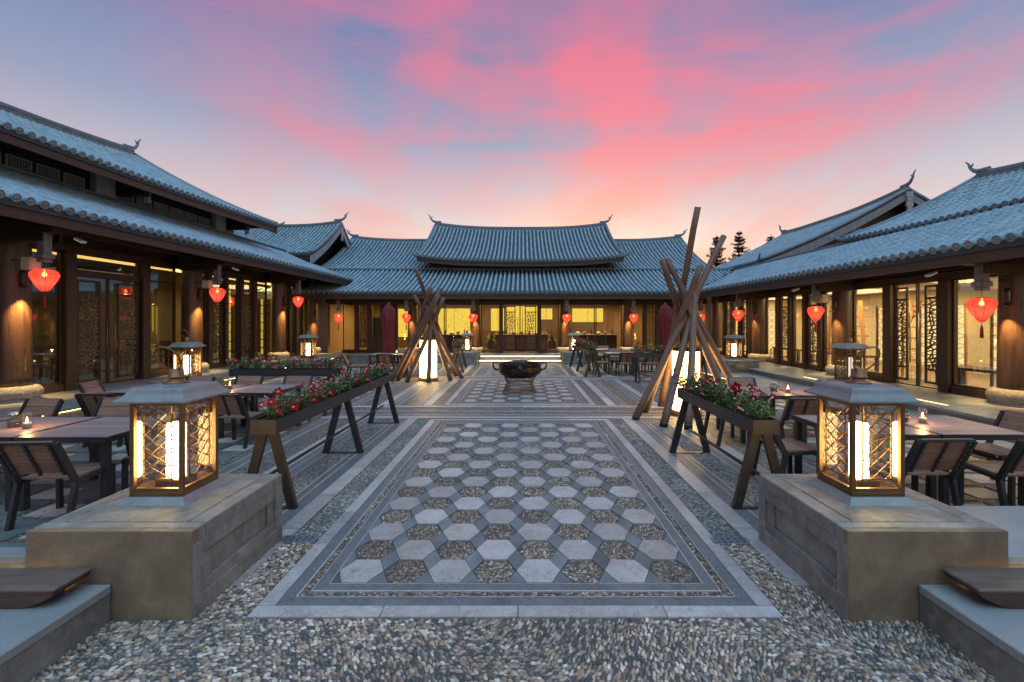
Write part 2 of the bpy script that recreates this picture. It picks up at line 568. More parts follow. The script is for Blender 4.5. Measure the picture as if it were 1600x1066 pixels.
# ------------------------------------------------------------------ mesh helpers
class MB:
    def __init__(self):
        self.v = []
        self.f = []
        self.s = []

    def add(self, vs, fs, smooth=False):
        o = len(self.v)
        self.v.extend([tuple(q) for q in vs])
        for q in fs:
            self.f.append(tuple(i + o for i in q))
            self.s.append(smooth)
        return self

    def box(self, x0, x1, y0, y1, z0, z1, c=0.0):
        if x1 < x0: x0, x1 = x1, x0
        if y1 < y0: y0, y1 = y1, y0
        if z1 < z0: z0, z1 = z1, z0
        c = min(c, (x1 - x0) * .3, (y1 - y0) * .3, (z1 - z0) * .3)
        if c <= 0:
            vs = [(x, y, z) for z in (z0, z1) for y in (y0, y1) for x in (x0, x1)]
            fs = [(0, 2, 3, 1), (4, 5, 7, 6), (0, 1, 5, 4), (2, 6, 7, 3), (0, 4, 6, 2), (1, 3, 7, 5)]
            return self.add(vs, fs)
        # chamfered box: bottom flat, sides and top edges cut
        vs = []
        for z, k in ((z0, 0), (z1 - c, 0), (z1, c)):
            for (sx, sy) in ((0, 0), (1, 0), (1, 1), (0, 1)):
                X0, X1, Y0, Y1 = x0 + k, x1 - k, y0 + k, y1 - k
                d = c
                if (sx, sy) == (0, 0): vs += [(X0, Y0 + d, z), (X0 + d, Y0, z)]
                if (sx, sy) == (1, 0): vs += [(X1 - d, Y0, z), (X1, Y0 + d, z)]
                if (sx, sy) == (1, 1): vs += [(X1, Y1 - d, z), (X1 - d, Y1, z)]
                if (sx, sy) == (0, 1): vs += [(X0 + d, Y1, z), (X0, Y1 - d, z)]
        fs = [tuple(range(7, -1, -1)), tuple(range(16, 24))]
        for r in (0, 1):
            for i in range(8):
                a, bb = r * 8 + i, r * 8 + (i + 1) % 8
                fs.append((a, bb, bb + 8, a + 8))
        return self.add(vs, fs)

    def beam(self, p0, p1, w, h, up=(0, 0, 1)):
        p0, p1 = Vector(p0), Vector(p1)
        d = (p1 - p0).normalized()
        u = Vector(up)
        if abs(d.dot(u)) > .98:
            u = Vector((0, 1, 0))
        s = d.cross(u).normalized()
        u = s.cross(d).normalized()
        vs = []
        for p in (p0, p1):
            for (a, c) in ((-1, -1), (1, -1), (1, 1), (-1, 1)):
                vs.append(p + s * (a * w / 2) + u * (c * h / 2))
        fs = [(0, 1, 2, 3), (7, 6, 5, 4), (0, 4, 5, 1), (1, 5, 6, 2), (2, 6, 7, 3), (3, 7, 4, 0)]
        return self.add(vs, fs)

    def tube(self, pts, r, n=8, smooth=True, cap=True):
        pts = [Vector(p) for p in pts]
        rs = r if isinstance(r, (list, tuple)) else [r] * len(pts)
        vs = []
        prev = None
        for i, p in enumerate(pts):
            d = (pts[min(i + 1, len(pts) - 1)] - pts[max(i - 1, 0)]).normalized()
            if prev is None:
                a = Vector((0, 0, 1)) if abs(d.z) < .9 else Vector((1, 0, 0))
                s = d.cross(a).normalized()
            else:
                s = (prev - d * prev.dot(d)).normalized()
            prev = s
            u = d.cross(s)
            for k in range(n):
                t = 2 * math.pi * k / n
                vs.append(p + (s * math.cos(t) + u * math.sin(t)) * rs[i])
        fs = []
        for i in range(len(pts) - 1):
            for k in range(n):
                a, c = i * n + k, i * n + (k + 1) % n
                fs.append((a, c, c + n, a + n))
        self.add(vs, fs, smooth)
        if cap:
            o = len(self.v) - len(vs)
            self.f.append(tuple(o + k for k in range(n - 1, -1, -1)))
            self.s.append(False)
            self.f.append(tuple(o + (len(pts) - 1) * n + k for k in range(n)))
            self.s.append(False)
        return self

    def lathe(self, prof, n=16, c=(0, 0, 0), smooth=True, squash=None):
        vs = []
        for (r, z) in prof:
            for k in range(n):
                t = 2 * math.pi * k / n
                vs.append((c[0] + r * math.cos(t), c[1] + r * math.sin(t), c[2] + z))
        fs = []
        for i in range(len(prof) - 1):
            for k in range(n):
                a, d = i * n + k, i * n + (k + 1) % n
                fs.append((a, d, d + n, a + n))
        self.add(vs, fs, smooth)
        o = len(self.v) - len(vs)
        self.f.append(tuple(o + k for k in range(n - 1, -1, -1)))
        self.s.append(False)
        self.f.append(tuple(o + (len(prof) - 1) * n + k for k in range(n)))
        self.s.append(False)
        return self

    def prism(self, poly, z0, z1):
        n = len(poly)
        vs = [(p[0], p[1], z0) for p in poly] + [(p[0], p[1], z1) for p in poly]
        fs = [tuple(range(n - 1, -1, -1)), tuple(range(n, 2 * n))]
        for i in range(n):
            k = (i + 1) % n
            fs.append((i, k, k + n, i + n))
        return self.add(vs, fs)

    def mesh(self, name, mat):
        me = bpy.data.meshes.new(name)
        me.from_pydata(self.v, [], self.f)
        if any(self.s):
            me.polygons.foreach_set('use_smooth', self.s)
        me.materials.append(MAT[mat])
        me.update()
        return me

    def build(self, name, mat, parent=None):
        return link(name, self.mesh(name, mat), parent)


def link(name, me, parent=None, mw=None):
    o = bpy.data.objects.new(name, me)
    col.objects.link(o)
    if parent is not None:
        o.parent = parent
    if mw is not None:
        o.matrix_local = mw
    return o


def tag(o, label=None, cat=None, group=None, kind=None):
    if label: o['label'] = label
    if cat: o['category'] = cat
    if group: o['group'] = group
    if kind: o['kind'] = kind
    return o


def thing(name, label, cat, loc=(0, 0, 0), rz=0.0, group=None):
    o = bpy.data.objects.new(name, None)
    o.empty_display_size = .2
    col.objects.link(o)
    o.location = loc
    o.rotation_euler = (0, 0, rz)
    return tag(o, label, cat, group)


KIDS = {}


def copy_tree(o, parent=None, top=True):
    c = o.copy()
    col.objects.link(c)
    c.parent = parent
    for ch in list(o.children):
        copy_tree(ch, c, False)
    return c


def dup(root, loc, rz, label=None, group=None):
    c = copy_tree(root)
    c.location = loc
    c.rotation_euler = (0, 0, rz)
    if label: c['label'] = label
    if group: c['group'] = group
    elif 'group' in c and group == '': del c['group']
    return c


def plight(name, loc, energy, color, radius=.03, parent=None):
    l = bpy.data.lights.new(name, 'POINT')
    l.energy = energy
    l.color = color
    l.shadow_soft_size = radius
    o = bpy.data.objects.new(name, l)
    col.objects.link(o)
    o.location = loc
    if parent is not None:
        o.parent = parent
    return o


def spot(name, loc, target, energy, color, angle, parent=None, blend=.8, radius=.02):
    l = bpy.data.lights.new(name, 'SPOT')
    l.energy = energy
    l.color = color
    l.spot_size = angle
    l.spot_blend = blend
    l.shadow_soft_size = radius
    o = bpy.data.objects.new(name, l)
    col.objects.link(o)
    o.location = loc
    d = Vector(target) - Vector(loc)
    o.rotation_euler = d.to_track_quat('-Z', 'Y').to_euler()
    if parent is not None:
        o.parent = parent
    return o


def area(name, loc, sx, sy, energy, color, parent=None, rot=(0, 0, 0)):
    l = bpy.data.lights.new(name, 'AREA')
    l.shape = 'RECTANGLE'
    l.size = sx
    l.size_y = sy
    l.energy = energy
    l.color = color
    o = bpy.data.objects.new(name, l)
    col.objects.link(o)
    o.location = loc
    o.rotation_euler = rot
    if parent is not None:
        o.parent = parent
    return o


WARM = (1.0, .70, .36)

# ================================================================== GROUND
XC = -0.04
ground = MB().add([(-150, -40, -.03), (150, -40, -.03), (150, 260, -.03), (-150, 260, -.03)], [(0, 1, 2, 3)]).build('ground', 'mortar')
tag(ground, kind='structure')
paving = MB().box(-8.6, 8.0, -3.0, 20.4, -.029, 0.0).build('courtyard_paving', 'pebble_bed')
tag(paving, 'pebble mosaic courtyard floor', kind='structure')

STRIP = {'stone': ('paving_slab', 'marble', .012), 'line': ('edging_strip', 'marble', .010),
         'slatex': ('slate_band', 'slate_x', .008), 'slatey': ('slate_band', 'slate_y', .008)}


def strip(x0, x1, y0, y1, kind, m=(0, 0)):
    """one flat piece let into the floor; m = how far the mitred ends draw in on the high side"""
    nm, mt, h = STRIP[kind]
    cx, cy = (x0 + x1) / 2, (y0 + y1) / 2
    ax, ay = (x1 - x0) / 2, (y1 - y0) / 2
    poly = [(-ax, -ay), (ax, -ay), (ax, ay), (-ax, ay)]
    if m[0]:   # x strip: inner (upper if m>0) edge shorter
        k = abs(m[0])
        poly = [(-ax, -ay), (ax, -ay), (ax - k, ay), (-ax + k, ay)] if m[0] > 0 else [(-ax + k, -ay), (ax - k, -ay), (ax, ay), (-ax, ay)]
    if m[1]:
        k = abs(m[1])
        poly = [(-ax, -ay), (ax, -ay + k), (ax, ay - k), (-ax, ay)] if m[1] > 0 else [(-ax, -ay + k), (ax, -ay), (ax, ay), (-ax, ay - k)]
    o = MB().prism(poly, 0.0, h + rnd.uniform(-.0012, .0012)).build(nm, mt, paving)
    o.location = (cx, cy, 0)
    return o


def slab_run(x0, x1, y0, y1, along, length=.82):
    a0, a1 = (x0, x1) if along == 'x' else (y0, y1)
    n = max(1, round((a1 - a0) / length))
    cuts = [a0 + (a1 - a0) * (i + (rnd.uniform(-.16, .16) if 0 < i < n else 0)) / n for i in range(n + 1)]
    for i in range(n):
        p, q = cuts[i] + .003, cuts[i + 1] - .003
        if along == 'x': strip(p, q, y0, y1, 'stone')
        else: strip(x0, x1, p, q, 'stone')


PEB = []    # regions for single pebbles: (x0,x1,y0,y1,spacing,palette,poly or None)


def ring(hw, y0, y1, wd, kind):
    g = .002
    x0, x1 = XC - hw, XC + hw
    if kind == 'stone':
        slab_run(x0, x1, y0 + g, y0 + wd - g, 'x')
        slab_run(x0, x1, y1 - wd + g, y1 - g, 'x')
        slab_run(x0 + g, x0 + wd - g, y0 + wd, y1 - wd, 'y')
        slab_run(x1 - wd + g, x1 - g, y0 + wd, y1 - wd, 'y')
    elif kind == 'pebble':
        if y0 < 9:
            PEB.append((x0, x1, y0, y0 + wd, .017, 'warm', None))
            PEB.append((x0, x0 + wd, y0 + wd, y1, .019, 'warm', None))
            PEB.append((x1 - wd, x1, y0 + wd, y1, .019, 'warm', None))
    else:
        kx, ky = ('slatex', 'slatey') if kind == 'slate' else ('line', 'line')
        strip(x0 + g, x1 - g, y0 + g, y0 + wd - g, kx, (wd, 0))
        strip(x0 + g, x1 - g, y1 - wd + g, y1 - g, kx, (-wd, 0))
        strip(x0 + g, x0 + wd - g, y0 + g, y1 - g, ky, (0, wd))
        strip(x1 - wd + g, x1 - g, y0 + g, y1 - g, ky, (0, -wd))


RINGS = [(.115, 'stone'), (.09, 'slate'), (.014, 'line'), (.055, 'pebble'), (.014, 'line'), (.075, 'slate'), (.014, 'line')]


def rings(hw, y0, y1):
    for wd, k in RINGS:
        ring(hw, y0, y1, wd, k)
        hw -= wd
        y0 += wd
        y1 -= wd
    return hw, y0, y1


hw, hy0, hy1 = rings(1.716, 2.86, 8.64)
COLS, ROWS = 8, 16
hwid, hhei = 2 * hw / COLS, (hy1 - hy0) / ROWS
bed = MB().prism([(XC - hw, hy0), (XC + hw, hy0), (XC + hw, hy1), (XC - hw, hy1)], .0005, .002).build('mortar_bed', 'mortar', paving)
e_ = hwid * .275


def hexpoly(s=1.0):
    a, h2, e2 = hwid / 2 * s, hhei / 2 * s, e_ * s
    return [(-a, 0), (-e2, -h2), (e2, -h2), (a, 0), (e2, h2), (-e2, h2)]


hexme = MB().prism(hexpoly(.985), 0.0, .012).mesh('hexagon_slab', 'marble')
dia = [(-(hwid / 2 - e_) * .97, 0), (0, -hhei / 2 * .97), ((hwid / 2 - e_) * .97, 0), (0, hhei / 2 * .97)]
diame = MB().prism(dia, 0.0, .009).mesh('slate_diamond', 'slate_diamond')
triu = MB().prism([(-(hwid / 2 - e_) * .97, 0), ((hwid / 2 - e_) * .97, 0), (0, hhei / 2 * .97)], 0.0, .009).mesh('slate_triangle', 'slate_diamond')
trid = MB().prism([(0, -hhei / 2 * .97), ((hwid / 2 - e_) * .97, 0), (-(hwid / 2 - e_) * .97, 0)], 0.0, .009).mesh('slate_triangle', 'slate_diamond')
tril = MB().prism([(0, -hhei / 2 * .97), ((hwid / 2 - e_) * .97, 0), (0, hhei / 2 * .97)], 0.0, .009).mesh('slate_triangle', 'slate_diamond')
trir = MB().prism([(-(hwid / 2 - e_) * .97, 0), (0, -hhei / 2 * .97), (0, hhei / 2 * .97)], 0.0, .009).mesh('slate_triangle', 'slate_diamond')
for j in range(ROWS):
    for i in range(COLS):
        cx, cy = XC - hw + (i + .5) * hwid, hy0 + (j + .5) * hhei
        if (i + j) % 2 == 0:
            link('hexagon_slab', hexme, paving).matrix_local = Matrix.Translation((cx, cy, .001 + rnd.uniform(-.0015, .0015))) @ Matrix.Rotation(math.pi * rnd.randint(0, 1), 4, 'Z')
        else:
            PEB.append((cx - hwid / 2, cx + hwid / 2, cy - hhei / 2, cy + hhei / 2, .0165 if j < 5 else .0195, 'warm' if j < 9 else 'mid', hexpoly(.96)))
    for i in range(COLS + 1):
        for jj in ((j, j + 1) if j == ROWS - 1 else (j,)):
            px, py = XC - hw + i * hwid, hy0 + jj * hhei
            if jj == 0 and 0 < i < COLS: me = triu
            elif jj == ROWS and 0 < i < COLS: me = trid
            elif i == 0 and 0 < jj < ROWS: me = tril
            elif i == COLS and 0 < jj < ROWS: me = trir
            elif 0 < i < COLS: me = diame
            else: continue
            link(me.name.split('.')[0], me, paving).location = (px, py, .001)

# the bands that run beside the mosaic carpets, front to back
LONG = [(1.98, 2.16, 'stone'), (2.165, 2.30, 'slate'), (2.303, 2.322, 'line'), (2.325, 2.40, 'slate'), (2.403, 2.422, 'line'),
        (2.74, 2.76, 'line'), (2.765, 2.88, 'slate'), (2.885, 2.905, 'line'), (2.91, 2.98, 'slate'), (2.985, 3.17, 'stone'),
        (3.62, 3.64, 'line'), (3.645, 3.79, 'slate'), (3.795, 3.815, 'line')]
for (ya, yb) in ((3.2, 8.70), (10.05, 14.55), (15.35, 19.3)):
    for s in (-1, 1):
        for a, bb, k in LONG:
            x0, x1 = sorted((XC + s * a, XC + s * bb))
            if k == 'stone': slab_run(x0, x1, ya, yb, 'y', .9)
            else: strip(x0, x1, ya, yb, 'slatey' if k == 'slate' else 'line')
for (ya, yb) in ((8.72, 10.03), (14.58, 15.32)):
    wdt = yb - ya
    for a, bb, k in ((0, .13, 'stone'), (.14, .26, 'slate'), (.265, .285, 'line'), (.5, .52, 'line'), (.525, .66, 'slate'), (.86, .99, 'stone')):
        y0_, y1_ = ya + a * wdt, ya + bb * wdt
        if k == 'stone': slab_run(XC - 3.9, XC + 3.9, y0_, y1_, 'x', 1.0)
        else: strip(XC - 3.9, XC + 3.9, y0_, y1_, 'slatex' if k == 'slate' else 'line')
# farther carpets: pieces too small to pick apart
for (ya, yb) in ((10.12, 14.5), (15.42, 19.25)):
    h2, a0, a1 = rings(1.716, ya, yb)
    mh, md = MB(), MB()
    nr = round((a1 - a0) / hhei)
    hh = (a1 - a0) / nr
    for j in range(nr):
        for i in range(COLS):
            cx, cy = XC - h2 + (i + .5) * hwid, a0 + (j + .5) * hh
            if (i + j) % 2 == 0:
                mh.prism([(cx + p[0], cy + p[1]) for p in hexpoly(.97)], 0.0, .012)
            if i and j:
                md.prism([(cx - hwid / 2 + p[0], cy - hh / 2 + p[1]) for p in dia], 0.0, .009)
    tag(mh.build('hexagon_slabs_beyond', 'marble', paving), kind='stuff')
    tag(md.build('slate_diamonds_beyond', 'slate_diamond', paving), kind='stuff')
# squared pattern under the tables
for s, xa, xb in ((-1, 3.95, 8.15), (1, 3.95, 6.25)):
    mk_ = MB()
    ms_ = MB()
    yy = 3.4
    r_ = 0
    while yy < 18.6:
        xx = xa
        q = 0
        while xx < xb - .3:
            x0, x1 = sorted((XC + s * xx, XC + s * min(xx + .46, xb)))
            if (q + r_) % 2 == 0:
                mk_.box(x0 + .01, x1 - .01, yy + .01, yy + .42, .0, .010)
            else:
                ms_.box(x0 + .06, x1 - .06, yy + .07, yy + .36, .0, .008)
            xx += .46
            q += 1
        yy += .44
        r_ += 1
    tag(mk_.build('squared_slabs_under_tables', 'slate_diamond', paving), kind='stuff')
    tag(ms_.build('inlay_slabs_under_tables', 'marble', paving), kind='stuff')

# --------- real pebbles in the foreground
PEB.append((-2.75, 2.75, 2.15, 2.855, .0265, 'fore', None))
PEB.append((-2.10, -1.76, 2.855, 3.9, .0245, 'fore', None))
PEB.append((1.68, 2.06, 2.855, 3.9, .0245, 'fore', None))
for s in (-1, 1):
    for (a, bb) in ((1.72, 1.975), (2.43, 2.735)):
        x0, x1 = sorted((XC + s * a, XC + s * bb))
        PEB.append((x0, x1, 3.9 if a < 2 else 4.0, 6.4, .0225, 'grey', None))
        PEB.append((x0, x1, 6.4, 8.68, .026, 'grey', None))
PAL = {'fore': [(.58, .42, .31), (.46, .30, .20), (.34, .21, .135), (.14, .115, .11), (.085, .075, .078), (.31, .25, .22), (.66, .54, .45), (.21, .15, .12), (.41, .29, .225)],
       'warm': [(.36, .24, .165), (.27, .17, .115), (.16, .105, .08), (.07, .056, .052), (.50, .38, .30), (.12, .088, .072)],
       'mid': [(.28, .21, .165), (.18, .135, .11), (.09, .075, .072), (.38, .31, .27), (.125, .10, .09)],
       'grey': [(.26, .245, .225), (.17, .16, .15), (.095, .095, .098), (.36, .33, .29), (.13, .115, .10), (.22, .185, .145)]}
rs = np.random.RandomState(5)
TV = [(math.cos(k * math.pi / 3), math.sin(k * math.pi / 3), 0.0) for k in range(6)]
TV += [(.72 * math.cos(k * math.pi / 3), .72 * math.sin(k * math.pi / 3), .68) for k in range(6)] + [(0, 0, 1.0)]
TF = []
for k in range(6):
    m = (k + 1) % 6
    TF += [(k, m, m + 6), (k, m + 6, k + 6), (k + 6, m + 6, 12)]
TV = np.array(TV)
TF = np.array(TF)
PP, PA, PC, PS = [], [], [], []
for (x0, x1, y0, y1, sp, pal, poly) in PEB:
    nx, ny = max(1, int((x1 - x0) / sp)), max(1, int((y1 - y0) / (sp * .9)))
    gx, gy = np.meshgrid((np.arange(nx) + .5) / nx, (np.arange(ny) + .5) / ny)
    gx = gx + (np.arange(ny)[:, None] % 2) * .5 / nx
    p = np.stack([x0 + gx.ravel() * (x1 - x0), y0 + gy.ravel() * (y1 - y0)], 1)
    p += rs.uniform(-.32, .32, p.shape) * sp
    keep = (p[:, 0] > x0 + sp * .35) & (p[:, 0] < x1 - sp * .35) & (p[:, 1] > y0 + sp * .3) & (p[:, 1] < y1 - sp * .3)
    if poly is not None:
        c = np.array([(x0 + x1) / 2, (y0 + y1) / 2])
        q = p - c
        for i in range(6):
            a_, b_ = np.array(poly[i]), np.array(poly[(i + 1) % 6])
            ed = b_ - a_
            nrm = np.array([-ed[1], ed[0]]) / np.linalg.norm(ed)
            keep &= ((q - a_) @ nrm) > sp * .30
    p = p[keep]
    if not len(p): continue
    # gently swirling lie of the stones
    ang = 1.2 * np.sin(p[:, 0] * 1.9 + 1.1 * np.sin(p[:, 1] * 2.3)) + .9 * np.sin(p[:, 1] * 3.1 + p[:, 0] * 1.3) + rs.normal(0, .35, len(p))
    sz = sp * .56 * np.clip(rs.normal(1.0, .16, len(p)), .65, 1.4)
    pc = np.array(PAL[pal])
    patch = .5 + .5 * np.sin(p[:, 0] * 2.7 + 1.7 * np.sin(p[:, 1] * 4.0))
    idx = rs.randint(0, len(pc), len(p))
    c3 = pc[idx] * rs.uniform(.72, 1.22, (len(p), 1)) * (.82 + .3 * patch[:, None])
    PP.append(p); PA.append(ang); PS.append(sz); PC.append(c3)
PP, PA, PS, PC = np.concatenate(PP), np.concatenate(PA), np.concatenate(PS), np.concatenate(PC)
n = len(PP)
asp = rs.uniform(.52, .80, n)
lx = TV[None, :, 0] * (PS * 1.28)[:, None]
ly = TV[None, :, 1] * (PS * asp)[:, None]
vx = PP[:, 0:1] + lx * np.cos(PA)[:, None] - ly * np.sin(PA)[:, None]
vy = PP[:, 1:2] + lx * np.sin(PA)[:, None] + ly * np.cos(PA)[:, None]
vz = .0015 + TV[None, :, 2] * (PS * rs.uniform(.55, .95, n))[:, None]
V = np.stack([vx, vy, vz], 2).reshape(-1, 3)
F = (TF[None] + (np.arange(n) * 13)[:, None, None]).reshape(-1)
me = bpy.data.meshes.new('pebbles')
me.vertices.add(n * 13)
me.vertices.foreach_set('co', V.astype(np.float32).ravel())
me.loops.add(len(F))
me.loops.foreach_set('vertex_index', F.astype(np.int32))
me.polygons.add(len(F) // 3)
me.polygons.foreach_set('loop_start', np.arange(0, len(F), 3, dtype=np.int32))
me.polygons.foreach_set('use_smooth', np.ones(len(F) // 3, dtype=bool))
me.update(calc_edges=True)
at = me.attributes.new('stone_colour', 'FLOAT_COLOR', 'POINT')
at.data.foreach_set('color', np.repeat(np.concatenate([PC, np.ones((n, 1))], 1), 13, axis=0).astype(np.float32).ravel())
me.materials.append(MAT['pebble'])
tag(link('pebbles', me, paving), 'rounded tan and grey pebbles set in mortar', kind='stuff')
MB().box(-2.8, 2.8, 1.2, 2.858, .0005, .0018).build('mortar_bed', 'mortar', paving)

# ------------------------------------------------------------------ terraces and steps
def terrace(name, label, x0, x1, y0, y1, z0, z1, along, lip=.05):
    t = MB().box(x0, x1, y0, y1, z0, z1 - .05).build(name, 'pedestal_stone')
    tag(t, label, kind='structure')
    return t


TL = terrace('terrace', 'pale stone terrace in front of the two-storey hall', -13.9, -8.22, 0.5, 22.0, -.028, .33, 'y')
TR = terrace('terrace', 'pale stone terrace in front of the low hall', 7.62, 14.9, 0.5, 22.0, -.028, .33, 'y')
TR2 = terrace('terrace_step', 'broad low stone step before the low hall terrace', 6.33, 7.62, 3.6, 18.9, -.028, .17, 'y')
TB = terrace('terrace', 'stone platform in front of the main hall', -8.0, 7.4, 20.75, 27.6, -.028, .33, 'x')
TB2 = terrace('entrance_step', 'broad stone step up to the main hall', -1.92, 1.80, 20.25, 20.75, -.028, .165, 'x')


def pave_top(parent, x0, x1, y0, y1, z, lx, ly, h=.05):
    nx, ny = max(1, round((x1 - x0) / lx)), max(1, round((y1 - y0) / ly))
    for i in range(nx):
        for j in range(ny):
            a, c = x0 + (x1 - x0) * i / nx, y0 + (y1 - y0) * j / ny
            MB().box(a + .0025, a + (x1 - x0) / nx - .0025, c + .0025, c + (y1 - y0) / ny - .0025, z - h, z + rnd.uniform(-.0015, .0015), .004).build('terrace_slab', 'terrace_stone', parent)


pave_top(TL, -8.62, -8.18, 0.5, 22.0, .33, .5, 1.2)
pave_top(TL, -10.62, -8.62, 0.5, 22.0, .33, 1.0, 1.0)
pave_top(TR, 7.58, 8.02, 0.5, 22.0, .33, .5, 1.2)
pave_top(TR, 8.02, 9.62, 0.5, 22.0, .33, .8, 1.0)
pave_top(TR2, 6.29, 7.62, 3.6, 18.9, .17, .66, 1.1)
pave_top(TB, -8.16, 7.58, 20.71, 22.6, .33, 1.0, .95)
pave_top(TB2, -1.92, 1.80, 20.21, 20.75, .165, .9, .6)


def led(name, label, x0, x1, y0, y1, z0, z1):
    o = MB().box(x0, x1, y0, y1, z0, z1).build(name, 'led_warm' if name == 'strip_light' else 'led_floor')
    tag(o, label, 'strip light')
    return o


led('strip_light', 'warm strip light under the terrace edge by the two-storey hall', -8.219, -8.207, 3.5, 19.6, .270, .2795)
led('strip_light', 'warm strip light under the low step by the low hall', 6.317, 6.329, 3.8, 18.8, .110, .1195)
led('strip_light', 'warm strip light under the top entrance step', -1.9, 1.78, 20.735, 20.748, .262, .2795)
led('strip_light', 'warm strip light under the bottom entrance step', -1.9, 1.78, 20.235, 20.248, .097, .1145)
for (ya, yb, lb) in ((8.35, 9.25, 'by the white speaker'), (11.5, 12.6, 'beside the unlit lantern')):
    led('floor_light', 'warm floor light let into the low hall terrace ' + lb, 7.9, 7.97, ya, yb, .325, .336)

# ================================================================== ROOFS
TILE_ME = None


def tile_geo(r0, r1, ln, n=6):
    """barrel tile: x across, y up the slope, z out; wider lower end closed"""
    vs, fs = [], []
    for (y, r) in ((0.0, r0), (ln, r1)):
        for k in range(n + 1):
            t = math.pi * k / n
            vs.append((r * math.cos(t), y, r * math.sin(t) * 1.3))
    for k in range(n):
        fs.append((k, k + 1, k + n + 2, k + n + 1))
    fs.append(tuple(range(n, -1, -1)))
    return vs, fs


TILE_V, TILE_F = tile_geo(.060, .0565, .40)
CAP_MB = MB()
CAP_MB.lathe([(.078, 0.0), (.078, .03), (.066, .034), (.060, .026), (.040, .026), (.034, .034), (.018, .034), (.001, .036)], 14)


